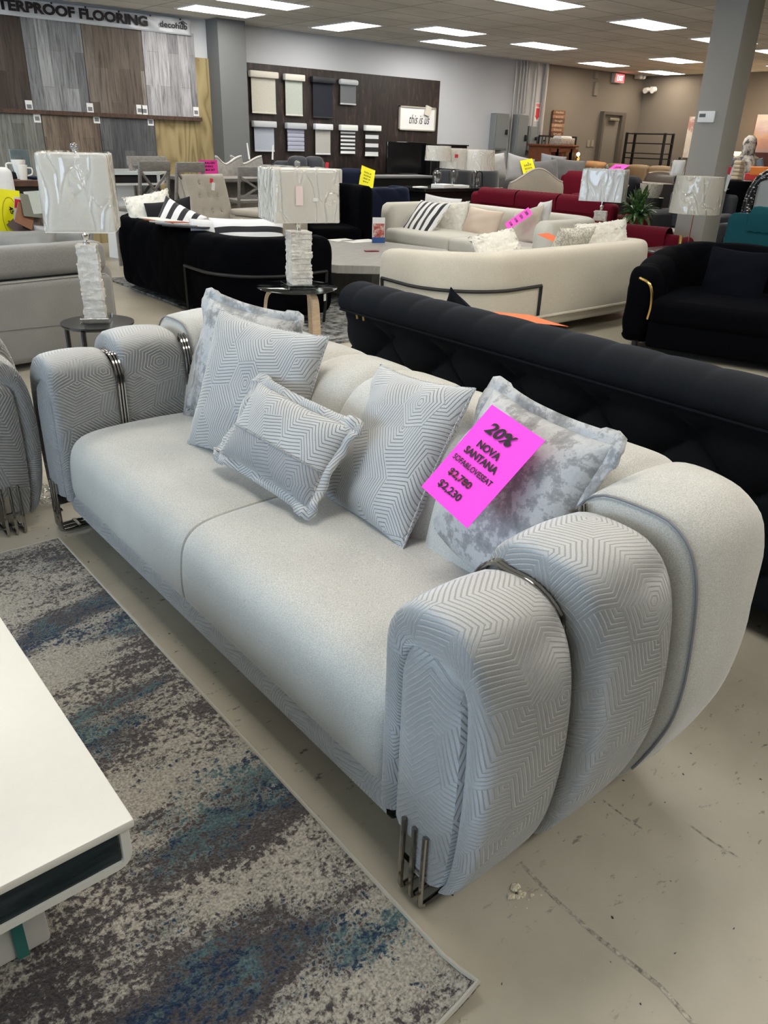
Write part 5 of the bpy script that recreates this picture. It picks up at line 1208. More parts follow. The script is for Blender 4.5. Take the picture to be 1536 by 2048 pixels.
for k, (x, lab, mt) in enumerate(((2.24, 'dark stack of placemats at the left end of the console', M_BLACKW), (2.40, 'dark woven coaster stack behind the white mugs', M_BLACKF), (2.66, 'folded navy napkin under the acrylic notice', M_NAVY))):
    o = tag(MB().rbox((0, 0, .03 if k < 2 else .012), (.22, .2, .06 if k < 2 else .024), .01, 2).build(['placemat_stack', 'coaster_stack', 'napkin'][k], mt), lab, 'tableware'); o.location = (x, 8.68 if k < 2 else 8.5, 1.05)

def xchair(label, loc, rz, w=.46, zt=1.18, zs=.66, mat=M_GREYWOOD):
    t = thing('dining_chair', label, 'chair', loc, rz, 'grey cross-back dining chairs'); d = .42
    for sx in (-1, 1):
        MB().tube([(sx * w * .47, d / 2 + .06, 0), (sx * w * .47, d / 2, zs * .7), (sx * w * .47, d / 2 + .02, zs), (sx * w * .47, d / 2 + .10, zt)], .021, 4).build('back_post', mat, t, angle=30)
        MB().tube([(sx * w * .47, -d / 2, 0), (sx * w * .47, -d / 2, zs)], .020, 4).build('leg', mat, t, angle=30)
        MB().tube([(sx * w * .44, d / 2 + .095, zt - .10), (-sx * w * .40, d / 2 + .03, zs + .05)], .016, 4).build('cross_slat', mat, t, angle=30)
        MB().tube([(sx * w * .47, d / 2 + .04, .25), (sx * w * .47, -d / 2, .25)], .012, 4).build('stretcher', mat, t, angle=30)
    MB().rbox((0, d / 2 + .098, zt - .035), (w * 1.02, .030, .11), .008, 2).build('top_rail', mat, t); MB().box((0, d / 2 + .03, zs + .06), (w * .92, .024, .05)).build('lower_rail', mat, t, smooth=False)
    MB().rbox((0, 0, zs), (w, d + .04, .045), .012, 2).build('seat', mat, t); MB().tube([(-w * .47, -d / 2, .2), (w * .47, -d / 2, .2)], .012, 4).build('foot_rail', mat, t, angle=30)
    return t
xchair('grey cross-back chair nearest the big lamp, at the mirrored white table', (4.10, 9.55, 0), radians(198))
xchair('grey cross-back chair just right of the one nearest the big lamp', (4.42, 9.30, 0), radians(200))
xchair('wide grey cross-back chair behind the tufted beige armchair', (4.72, 10.1, 0), radians(20), w=.66, zt=1.20)
xchair('grey cross-back chair beside the square lamp shade', (5.50, 9.35, 0), radians(170), zt=1.13, zs=.74, w=.50)
wt = thing('dining_table', 'mirrored white hexagonal dining table beside the big lamp', 'table', (4.25, 10.4, 0)); hx = [(.62 * cos(radians(60 * k)), .55 * sin(radians(60 * k))) for k in range(6)]
MB().loft([[(x, y, z) for x, y in hx] for z in (1.02, 1.05)], True, (True, True)).build('table_top', plain('mirror_white', (.72, .78, .78), .12), wt, angle=20); m = MB()
MB().loft([[(x * .97, y * .97, z) for x, y in hx] for z in (.90, .925)], True, (True, True)).build('lower_trim', M_WHITE, wt, angle=20); MB().loft([[(x * .9, y * .9, z) for x, y in hx] for z in (.93, 1.02)], True).build('apron', M_INK, wt, angle=20)
for k in range(6): MB().box((hx[k][0] * .95, hx[k][1] * .95, .97), (.03, .03, .10)).build('corner_post', M_WHITE, wt, smooth=False)
MB().cyl((0, 0, 0), (0, 0, .9), .26, .22, 6).build('pedestal', M_WHITE, wt)
gt_ = thing('dining_table', 'grey wood dining table behind the cross-back chairs and square lamp', 'table', (5.7, 10.1, 0))
MB().rbox((0, 0, .97), (1.7, .95, .05), .01, 1).build('table_top', M_GREYWOOD, gt_)
for sx in (-.7, .7):
    for sy in (-.38, .38): MB().box((sx, sy, .48), (.09, .09, .94)).build('leg', M_GREYWOOD, gt_, smooth=False)
def curvy(label, loc, rz):
    t = thing('dining_chair', label, 'chair', loc, rz, 'wing-top silver dining chairs'); m = MB(); R_ = []
    for k in range(25):
        x = -.26 + .52 * k / 24; zt = 1.17 - .035 * cos(x / .26 * pi) + .03 * abs(x / .26); R_.append([(x, .06 * (x / .26) ** 2 + .035 * cos(a), .62 + (zt - .62) * (.5 + .5 * sin(a))) for a in [2 * pi * j / 14 for j in range(14)]])
    m.loft(R_, True, (True, True)).build('backrest', plain('silver_velvet' + label[:5], (.36, .35, .33), .4, vs=20, var=.3), t)
    MB().tube([(-.26 + .52 * k / 24, .06 * ((k - 12) / 12) ** 2, 1.175 - .035 * cos((k - 12) / 12 * pi) + .03 * abs((k - 12) / 12)) for k in range(25)], .014, 6).build('wing_trim', plain('silver_trim' + label[:5], (.62, .60, .57), .3), t)
    MB().rbox((0, -.25, .58), (.5, .5, .1), .03, 3).build('seat', M_BEIGE, t)
    for sx in (-.2, .2):
        for sy in (-.45, 0): MB().cyl((sx, sy, 0), (sx, sy, .56), .018).build('leg', M_STEEL, t)
curvy('left silver chair with a wavy winged top behind the beige armchair', (5.62, 10.15, 0), radians(200)); curvy('right silver chair with a wavy winged top left of the dark column foot', (6.02, 10.35, 0), radians(185))
for k, (px, py0, py1, lab) in enumerate(((494, 286, 322, 'thin white candle leaning at the foot of the dark grey column'), (546, 290, 322, 'thin white candle standing before the window shade samples'))):
    a = at_y(px, py0, 11.2); b_ = at_y(px + (5 if k == 0 else -1), py1, 11.2); t = thing('taper_candle', lab, 'candle', (b_.x, 11.2, b_.z)); MB().cyl((0, 0, .01), (a.x - b_.x, 0, a.z - b_.z), .014, .010, 8).build('candle', M_WHITE, t); MB().lathe([(.03, -.06), (.016, -.04), (.016, .0), (.022, .02)], n=10).build('candle_holder', M_BLACKM, t)
ct2 = thing('dining_table', 'dark counter table carrying the two white candles', 'table', (6.79, 11.2, 0)); MB().rbox((0, 0, 1.07), (.9, .5, .05), .01, 1).build('table_top', M_GREYF, ct2); MB().box((0, 0, .52), (.7, .4, 1.05)).build('table_base', M_GREYF, ct2, smooth=False)

# beige tufted accent chair
ac = thing('armchair', 'tall beige button-tufted accent chair behind the black sofa', 'armchair', (4.76, 8.78, 0), radians(14)); ac.scale = (1, 1, .955)
W_ = .66
def bk_(u, v):
    x = -W_ / 2 + W_ * u; z = .52 + .60 * v; e = max(0, (1 - (2 * u - 1) ** 8) * (1 - (2 * v - 1) ** 8)) ** .4; d = 0
    for bx, bz in BTN: d += .022 * math.exp(-((x - bx) ** 2 + (z - bz) ** 2) / .0014)
    return (x * (1 - .04 * (1 - v)), .22 - .10 + .18 * v - .06 * e + d, z)
BTN = [(-.10, 1.02), (.12, 1.02), (-.14, .87), (0, .87), (.14, .87), (-.14, .70), (0, .70), (.14, .70)]
m = MB(); m.grid(bk_, 60, 60); R_ = []
MBk = m.build('tufted_back', M_BEIGE, ac, angle=80)
MB().rbox((0, .29, .80), (W_ * .985, .12, .60), .05, 3, rot=Matrix.Rotation(-.28, 3, 'X')).build('back_shell', M_BEIGE, ac)
for bx, bz in BTN:
    v = (bz - .52) / .60; MB().ball((bx, .22 - .10 + .18 * v - .055 + .012, bz), .012, 6).build('button', M_BEIGE, ac)
MB().rbox((0, -.16, .40), (.60, .62, .20), .05, 3, puff=.01).build('seat_cushion', M_BEIGE, ac)
for sx in (-1, 1): MB().rbox((sx * .33, -.10, .42), (.09, .66, .46), .035, 3).build('arm', M_BEIGE, ac)
for sx in (-.28, .28):
    for sy in (-.38, .2): MB().cyl((sx, sy, 0), (sx, sy, .3), .016, .024).build('leg', M_BLACKW, ac)
q = ac.matrix_world; MB().box((-.04, .085, 1.055), (.045, .004, .05), rot=Matrix.Rotation(.2, 3, 'Y')).build('red_tag', M_REDP, ac, smooth=False); MB().box((-.02, .080, .99), (.045, .004, .09), rot=Matrix.Rotation(.2, 3, 'Y')).build('white_tag', M_PAPER, ac, smooth=False)
bb = thing('loveseat', 'beige linen loveseat seat and side panel between the tufted chair and square lamp', 'loveseat', (5.28, 8.55, 0), radians(14)); MB().rbox((0, 0, .44), (.5, .85, .36), .04, 3).build('seat_base', M_BEIGE, bb); MB().rbox((0, -.02, .66), (.52, .86, .07), .03, 3).build('seat_cushion', M_BEIGE, bb); MB().rbox((0, .38, .50), (.5, .12, .3), .04, 3).build('backrest', M_BEIGE, bb)
a = at_y(397, 320, 9.78); c_ = at_y(436, 350, 9.78); pk = thing('table_sign', 'deep pink table set sign standing above the beige armchair', 'sign', ((a.x + c_.x) / 2, 9.78, .995)); w_, h_ = c_.x - a.x, a.z - .995
MB().box((0, 0, h_ / 2), (w_, .003, h_)).build('sign_sheet', M_PINKD, pk, smooth=False)
for k, s in enumerate(('PARALLEN', 'DINING', 'TABLE SET')): text('sign_text', s, M_INK, pk, T(0, -.003, h_ * (.84 - .20 * k)) @ RX, w_ * (.72 if k != 1 else .5), h_ * .11, .03)

# dark armchair and navy sofas around the square lamp
tub('tub_chair', 'black velvet tub armchair right behind the square lamp', 'armchair', 1.0, .95, .98, M_BLACKV, (6.12, 8.50, 0), radians(-20), th=.18, R=.30, nseat=1, seatz=.50)
tub('tufted_sofa', 'navy tufted sofa with a yellow sale card behind the black tub armchair', 'sofa', 1.9, .75, .87, M_NAVY, (7.50, 9.72, 0), radians(180), th=.20, R=.26, tuft='both', seatz=.46)
couch('sofa', 'navy velvet sofa farther back under the window shade samples', 1.5, .72, 1.05, M_NAVY, (7.85, 10.55, 0), radians(5), armz=.72)
couch('sofa', 'dark charcoal reclining sofa top showing above the square lamp shade', 1.0, .6, 1.20, M_DGREY, (7.74, 11.3, 0), 0, armz=.7)
a = at_y(720, 342, 9.3); o = paper('price_card', 'yellow printed sale card draped on the navy sofa back', .25, .31, M_YELLOW, frame(at_y(734, 355, 10.58), (.9, -.25, -.30), (-.25, .35, .9)), .01); [text('sign_text', s, M_INK, o, T(0, .07 - .05 * k, .006), .13, .022, .01) for k, s in enumerate(('SALE', 'SOFA', 'SET', '$999'))]
rtg = tag(MB().box((0, 0, 0), (.06, .004, .14), rot=Matrix.Rotation(.15, 3, 'Y')).build('price_tag', M_REDP, smooth=False), 'small red tag on the charcoal recliner above the square lamp', 'tag'); rtg.location = at_y(654, 334, 11.1)
ob = tag(MB().rbox((0, 0, 0), (.22, .18, .20), .02, 2).build('storage_box', M_WHITEP), 'white box end showing right of the square lamp shade', 'box'); ob.location = at_y(664, 354, 9.0)
pd = thing('pedestal', 'dark pedestal under the white box behind the square lamp', 'pedestal', (ob.location.x, ob.location.y, 0)); MB().box((0, 0, (ob.location.z - .10) / 2), (.2, .2, ob.location.z - .10)).build('pedestal_body', M_BLACKW, pd, smooth=False)

# tv, stand, cabinets in front of the dark board
tv = thing('television', 'black flat television in front of the dark shade board', 'television', (9.76, 11.2, .97)); MB().rbox((0, 0, .26), (.90, .05, .50), .008, 1).build('screen_body', plain('tv_black', (.004, .004, .005), .15), tv); MB().rbox((0, 0, .006), (.4, .2, .012), .004, 1).build('tv_stand', M_BLACKM, tv)
tc = thing('tv_console', 'long grey low television console under the television', 'tv console', (9.25, 10.9, 0)); MB().rbox((0, 0, .945), (1.5, .5, .035), .005, 1).build('console_top', M_GREYF, tc); MB().box((0, .02, .47), (1.4, .42, .92)).build('console_body', M_BLACKW, tc, smooth=False); MB().box((-.3, -.2, .78), (.8, .02, .03)).build('console_shelf', M_GREYF, tc, smooth=False)
bc = thing('cabinet', 'tall flat black cabinet right of the television', 'cabinet', (10.65, 11.25, 0)); MB().rbox((0, 0, .72), (.88, .42, 1.44), .006, 1).build('cabinet_body', plain('black_lacquer', (.006, .006, .007), .25), bc); MB().box((0, 0, 1.45), (.92, .46, .02)).build('cabinet_top', M_BLACKW, bc, smooth=False)
tt = thing('console_table', 'black gloss table carrying the glass jar lamps and white books', 'table', (9.45, 9.75, 0)); MB().rbox((0, 0, .825), (1.75, .75, .05), .008, 1).build('table_top', plain('black_gloss_table', (.012, .013, .013), .12), tt); MB().box((0, 0, .4), (1.5, .55, .80)).build('table_base', M_BLACKW, tt, smooth=False)
drum_lamp('table_lamp', 'wrapped drum lamp on clear jar base, rightmost of three before the white wall', (10.05, 9.75, .85), .29, .305, .245, 'jar', group=None)
drum_lamp('table_lamp', 'wrapped drum lamp with red tag, middle of three before the white wall', (9.72, 9.95, .85), .24, .30, .26, 'jar')
drum_lamp('table_lamp', 'wrapped drum lamp half hidden, leftmost of three before the white wall', (9.30, 9.9, .85), .21, .215, .375, 'jar')
o = tag(MB().box((0, 0, 0), (.07, .004, .05)).build('price_tag', M_REDP, smooth=False), 'red label on the middle drum lamp shade', 'tag'); o.location = at_y(913, 312, 9.705)
for k, (px, sz, rz, lab) in enumerate(((885, (.32, .24, .05), .3, 'white boxed book lying left of the jar lamp'), (915, (.30, .22, .035), -.2, 'white open book lying before the jar lamp'), (840, (.20, .14, .02), .1, 'small white booklet at the left end of the black table'))):
    q = at_z(px, 380, .86); o = tag(MB().rbox((0, 0, sz[2] / 2), sz, .003, 1).build('book', M_PAPER), lab, 'book'); o.location = (q.x if k < 2 else 8.8, 9.55, .85); o.location.x = at_y(px, 380, 9.55).x; o.rotation_euler = (0, 0, rz)
# thin black metal chair in front of the lamps, grey chairs and sofas behind
fc = thing('metal_chair', 'black wire-framed chair back before the glass jar lamp', 'chair', (9.84, 9.48, 0), radians(195))
MB().tube(interp([(-.14, 0, 0), (-.13, 0, .6), (-.11, 0, 1.0), (-.05, 0, 1.08), (.05, 0, 1.08), (.11, 0, 1.0), (.13, 0, .6), (.14, 0, 0)], 40), .011, 6).build('chair_frame', M_BLACKM, fc); MB().rbox((0, -.2, .5), (.34, .4, .04), .015, 2).build('seat', M_BLACKF, fc)
for sx in (-.14, .14): MB().cyl((sx, -.38, 0), (sx * .9, -.36, .5), .011, n=6).build('leg', M_BLACKM, fc)
for k, (x, y, lab) in enumerate(((10.33, 10.5, 'charcoal rounded armchair left of its pair behind the drum lamps'), (10.97, 10.5, 'charcoal rounded armchair right of its pair behind the drum lamps'))):
    tub('tub_chair', lab, 'armchair', .62, .62, 1.07, M_DGREY, (x, y, 0), radians(200), th=.13, R=.24, nseat=1, seatz=.6, group='charcoal rounded armchairs')
ws_ = thing('settee', 'light grey settee with camel-hump wooden back', 'sofa', (11.25, 9.45, 0), radians(4)); m = MB(); R_ = []
for k in range(31):
    x = -.75 + 1.5 * k / 30; zt = 1.02 + .11 * cos(x / .75 * pi * .9); R_.append([(x, .05 * cos(a), .55 + (zt - .55) * (.5 + .5 * sin(a))) for a in [2 * pi * j / 14 for j in range(14)]])
m.loft(R_, True, (True, True)).build('backrest', M_BEIGE, ws_); MB().tube([(-.75 + 1.5 * k / 30, 0, 1.02 + .11 * cos((k - 15) / 15 * pi * .9)) for k in range(31)], .02, 6).build('carved_trim', plain('driftwood', (.42, .38, .33), .6), ws_); MB().rbox((0, .33, .45), (1.5, .6, .25), .05, 3).build('seat', M_BEIGE, ws_)
for sx in (-.68, .68):
    for sy in (.05, .58): MB().cyl((sx, sy, 0), (sx, sy, .36), .02, .028).build('leg', M_GREYWOOD, ws_)
gc = couch('sofa', 'grey fabric sofa with big loose pillows and a yellow sale card', 2.2, .85, 1.0, M_GREYF, (12.45, 10.5, 0), radians(-5), nback=3, armz=.7)
for k, (px, py, w_, h_, rl_, lab, mt) in enumerate(((985, 333, .62, .42, 4, 'pale grey pillow at the left end of the grey sofa', plain('pale_grey_pillow', (.36, .36, .37), .8)), (1040, 340, .6, .48, -10, 'pale grey pillow left of the yellow card on the grey sofa', plain('pale_grey_pillow_two', (.33, .33, .34), .8)),
        (1088, 350, .62, .52, 6, 'large dark grey pillow just right of the yellow card', M_GREYF), (1135, 346, .72, .50, -4, 'large dark grey pillow at the right end of the grey sofa', M_GREYF), (1105, 330, .5, .36, -6, 'light blue-grey pillow sticking up behind the dark grey pillows', plain('blue_grey_pillow', (.27, .28, .31), .8)))):
    simple_pillow(lab, w_, h_, .17, mt, at_y(px, py, 10.35 if k < 4 else 10.6), 265 - 8 * k, 12, seed=60 + k, roll=rl_)
o = paper('price_card', 'yellow printed sale card on the grey sofa pillows', .30, .30, M_YELLOW, frame(at_y(1056, 336, 10.24), (.95, -.1, .15), (.35, .3, .85)), .012); [text('sign_text', s, M_INK, o, T(0, .05 - .06 * k, .012), .18, .028, .01) for k, s in enumerate(('SALE', 'SOFA', '$899'))]

# wine-red sofas
couch('sofa', 'wine-red sofa with quilted back pads seen from behind the cream sofa', 2.75, .95, .86, M_RED, (9.95, 7.95, 0), radians(90), nback=3, armz=.66, arm=.2, quilt=True)
couch('armchair', 'wine-red quilted armchair with high back farther behind', 1.0, .9, 1.07, M_RED, (12.3, 9.55, 0), radians(-90), nback=1, armz=.75, quilt=True)
rs2 = couch('loveseat', 'wine-red quilted loveseat with gold trim behind the shaggy white pillow', 1.4, .95, .66, M_RED, (8.9, 5.75, 0), radians(100), nback=1, armz=.56, quilt=True, seatz=.36)
MB().tube(interp([(-.70, .50, .62), (-.715, .52, .5), (-.72, .52, .3)], 10), .02, 8).build('gold_trim', M_GOLD, rs2)
square_lamp('plastic-wrapped square lamp on stone base before the wine-red sofas', (8.55, 6.12, .62), radians(-62), .50, .35, .29, .14, .17, False, shade=M_SHADEG)
t = thing('side_table', 'black side table under the square lamp among the wine-red sofas', 'side table', (8.55, 6.12, 0)); MB().rbox((0, 0, .605), (.5, .5, .03), .005, 1).build('table_top', M_BLACKW, t)
for sx in (-.2, .2):
    for sy in (-.2, .2): MB().cyl((sx, sy, 0), (sx, sy, .6), .014).build('leg', M_BLACKM, t)

# far right: tan and brown leather sofas, small lamp, basket, plant, charcoal sofas
couch('sofa', 'tan leather sofa top far back under the exit door', 2.1, .95, 1.17, M_TAN, (15.0, 10.15, 0), radians(-96), nback=3, armz=.8)
couch('sofa', 'crumpled dark brown leather sofa left of the pillar', 1.7, .95, 1.10, M_BROWN, (13.2, 8.1, 0), radians(-95), nback=2, armz=.8, puff=.04)
o = tag(MB().rbox((0, 0, 0), (.42, .5, .16), .06, 3, puff=.02).build('folded_throw', plain('rust_throw', (.40, .22, .10), .8)), 'folded tan throw on the tan leather sofa back', 'throw'); o.location = at_x(1185, 332, 15.2)
o = paper('price_sign', 'small pink sheet above the square lamp among the wine-red sofas', .36, .36, M_PINK, frame(at_x(1235, 337, 14.85), (0, -1, 0), (.8, 0, .35)), .01); text('sign_text', '20%', M_INK, o, T(0, .03, .012), .16, .08, .02)
t = thing('table_lamp', 'small plastic-wrapped lamp just left of the grey pillar', 'lamp', (12.05, 7.30, 1.0)); m = MB(); m.lathe([(.12, .13), (.10, .35), (.097, .35), (.117, .13)], n=4); m.build('lamp_shade', M_SHADEG, t, angle=20); MB().lathe([(.125, .125), (.122, .24), (.105, .355)], n=24, cap=(False, False)).build('plastic_wrap', M_WRAP, t); MB().lathe([(.05, 0), (.02, .02), (.03, .07), (.012, .13)], n=12).build('lamp_base', M_BLACKM, t); MB().ball((0, 0, .38), .022, 6).build('finial', M_BLACKM, t)
t = thing('console_table', 'black console behind the charcoal sofa carrying the small lamp', 'table', (12.1, 7.55, 0)); MB().box((0, 0, .5), (.5, 1.6, 1.0)).build('console_body', M_BLACKW, t, smooth=False)
t = thing('basket', 'round cream woven basket behind the leafy plant', 'basket', (10.9, 6.98, .85)); MB().lathe([(0, 0), (.13, 0), (.16, .10), (.165, .185), (.155, .185), (.15, .11), (0, .06)], n=28, cap=(False, False)).build('basket_body', m_mottle('cream_wicker', ((.4, (.30, .28, .23)), (.6, (.56, .53, .46))), 50), t)
t = thing('side_table', 'small dark stand under the cream woven basket', 'side table', (10.9, 6.98, 0)); MB().cyl((0, 0, 0), (0, 0, .85), .2, .2, 20).build('stand_body', M_BLACKW, t)
o = tag(MB().rbox((0, 0, 0), (.28, .30, .26), .08, 3, puff=.02).build('handbag', M_BLACKF), 'black bag with pale tag above the leafy plant', 'bag'); o.location = (10.85, 7.32, .98); MB().box((-.16, -.02, .02), (.004, .12, .10), rot=Matrix.Rotation(.7, 3, 'X')).build('bag_tag', plain('bag_tag_lilac', (.4, .4, .48), .5), o, smooth=False)
t = thing('console_table', 'dark stand under the black bag behind the plant', 'table', (10.85, 7.40, 0)); MB().box((0, 0, .42), (.4, .5, .84)).build('stand_body', M_BLACKW, t, smooth=False)
couch('sofa', 'charcoal sofa with ribbed headrest pads behind the leafy plant', 1.1, .95, 1.0, M_DGREY, (10.95, 6.35, 0), radians(-90), nback=1, armz=.70, quilt=True)
couch('loveseat', 'charcoal quilted loveseat between the pillar and the teal sofa', 1.15, .95, 1.0, M_DGREY, (11.0, 5.08, 0), radians(-93), nback=1, armz=.62, quilt=True, arm=.12)
t = thing('potted_plant', 'leafy green potted plant with pale leaf centres beside the square lamp', 'plant', (9.55, 6.26, .56))
MB().lathe([(0, 0), (.075, 0), (.10, .13), (.105, .14), (.09, .14), (0, .12)], n=20, cap=(False, False)).build('plant_pot', M_TERRA, t); rnd = random.Random(5); m = MB(); gl_ = MB()
for k in range(110):
    az = rnd.uniform(0, 2 * pi); tilt = rnd.uniform(.2, 1.55); Lg = rnd.uniform(.18, .34); wv = rnd.uniform(.024, .040); h0 = rnd.uniform(.05, .2); pts = []
    for i in range(7):
        s = i / 6; r = Lg * s * sin(tilt); z = .12 + h0 * s + Lg * s * cos(tilt) - .16 * s * s * tilt; c_ = Vector((r * cos(az), r * sin(az), z)); wd = wv * sin(pi * min(1, s * .96 + .04)) ** .7; tg = Vector((-sin(az), cos(az), 0)); pts.append([c_ - tg * wd + Vector((0, 0, wd * .4)), c_ + Vector((0, 0, -.002)), c_ + tg * wd + Vector((0, 0, wd * .4))])
    m.loft(pts, False)
o = m.build('foliage', M_GREEN, t, angle=80); sm = o.modifiers.new('t', 'SOLIDIFY'); sm.thickness = .0015
t = thing('side_table', 'small dark stand under the leafy potted plant', 'side table', (9.55, 6.26, 0)); MB().cyl((0, 0, 0), (0, 0, .55), .12, .14, 20).build('stand_body', M_BLACKW, t)
t = thing('side_table', 'round white-topped side table left of the pillar foot', 'side table', (9.55, 5.92, 0)); MB().lathe([(0, .53), (.30, .53), (.31, .545), (.30, .56), (0, .56)], n=36, cap=(False, False)).build('table_top', plain('white_marble_top', (.42, .42, .38), .3), t); MB().cyl((0, 0, .02), (0, 0, .53), .02).build('table_post', M_BLACKM, t); MB().lathe([(0, 0), (.18, 0), (.18, .015), (0, .02)], n=24).build('table_foot', M_BLACKM, t)
# copper lamp on its mirrored table in front of the pillar
drum_lamp('table_lamp', 'white drum lamp with thin copper pole in front of the grey pillar', (7.8, 4.455, .55), .245, .345, .37, 'pole', shade=plain('cream_drum', (.62, .59, .52), .8, var=.05, vs=150))
t = thing('side_table', 'dark glass-topped side table carrying the copper lamp', 'side table', (7.75, 4.55, 0)); MB().rbox((0, 0, .54), (.6, .6, .02), .004, 1).build('table_top', plain('dark_mirror', (.10, .11, .11), .08), t)
for sx in (-.26, .26):
    for sy in (-.26, .26): MB().cyl((sx, sy, 0), (sx, sy, .53), .012).build('leg', M_GOLD, t)
# teal sofa, patterned chair
couch('sofa', 'teal velvet sofa with quilted pads seen from behind at the right edge', 2.1, .95, 1.02, M_TEAL, (8.1, 2.98, 0), radians(90), nback=2, armz=.80, arm=.24, quilt=True)
pc = thing('armchair', 'high-backed armchair with glittering black and white mosaic frame, right edge', 'armchair', (9.6, 4.42, 0), radians(-80)); m_mo = NT('mosaic_glitter'); v_ = m_mo.n('TexVoronoi'); m_mo.put(v_.inputs['Vector'], m_mo.map(m_mo.coord(), (1, 1, 1.8))); v_.inputs['Scale'].default_value = 26
m_mo.p(color=m_mo.ramp(v_.outputs['Distance'], (.25, (.62, .64, .64)), (.40, (.02, .02, .02)), interp='LINEAR'), rough=.15)
MB().tube(interp([(-.36, 0, .5), (-.37, 0, .95), (-.30, 0, 1.20), (-.12, 0, 1.31), (.12, 0, 1.31), (.30, 0, 1.20), (.37, 0, .95), (.36, 0, .5)], 50), .055, 12).build('mosaic_frame', m_mo.mat, pc); MB().rbox((0, .0, .86), (.60, .10, .72), .14, 5).build('backrest', plain('silver_satin', (.33, .36, .36), .45), pc); MB().rbox((0, -.3, .42), (.72, .65, .24), .07, 3).build('seat', plain('silver_satin_seat', (.33, .36, .36), .45), pc)
for sx in (-.3, .3):
    for sy in (-.55, 0): MB().cyl((sx, sy, 0), (sx, sy, .32), .02, .03).build('leg', M_BLACKW, pc)
t = thing('towel_stack', 'stack of cream folded cushions on a stand behind the pillar', 'cushion stack', (12.0, 6.28, 0)); MB().box((0, 0, .56), (.13, .12, 1.12)).build('stand_body', M_BLACKW, t, smooth=False)
for k in range(5): o = tag(MB().rbox((0, 0, .025), (.13, .12, .052), .02, 3).build('folded_cushion', plain('cream_fold_%d' % k, (.62, .50, .36), .8)), ['lowest', 'second lowest', 'middle', 'second highest', 'topmost'][k] + ' cream folded cushion in the stack right of the pillar', 'cushion', 'cream folded cushions right of the pillar'); o.location = (12.0, 6.28, 1.121 + .052 * k)
t.name = 'display_stand'; t['label'] = 'dark display stand under the cream folded cushions right of the pillar'; t['category'] = 'stand'
tub('tub_chair', 'black rounded chair top right of the pillar below the standing person', 'armchair', .62, .6, 1.13, M_BLACKV, (11.6, 5.88, 0), radians(90), th=.16, R=.22, nseat=1, seatz=.6)
sb = thing('stool', 'small white stool beside the person at the right edge', 'stool', (12.9, 6.28, 0)); MB().rbox((0, 0, 1.0), (.3, .3, .06), .01, 2).build('seat', M_WHITE, sb)
for sx in (-.1, .1):
    for sy in (-.1, .1): MB().cyl((sx, sy, 0), (sx, sy, .97), .015).build('leg', M_WHITE, sb)
for lab, px, py, s_, mt in (('orange box at the right edge beside the person', 1527, 343, (.3, .28, .13), plain('orange_box', (.80, .22, .03), .6)), ('red box under the orange one at the right edge', 1517, 354, (.3, .3, .10), plain('red_box', (.55, .03, .03), .6))):
    o = tag(MB().rbox((0, 0, 0), s_, .01, 1).build('storage_box', mt), lab, 'box'); o.location = at_x(px, py, 12.6)
tg = thing('hang_tag', 'red and white hang tag on the right side of the pillar', 'tag', (9.30, 4.974, 1.27)); MB().box((0, 0, -.06), (.004, .07, .26), rot=Matrix.Rotation(.15, 3, 'X')).build('tag_card', M_WHITE, tg, smooth=False); MB().box((-.004, .01, .03), (.004, .07, .08), rot=Matrix.Rotation(.15, 3, 'X')).build('tag_print', M_REDP, tg, smooth=False)
# ------------------------------------------------------------------ person far back at the right edge, seen from behind
pe = thing('person', 'person in patterned headscarf, long olive vest and blue sleeves seen from behind', 'person', (13.0, 6.70, 0), radians(-68))
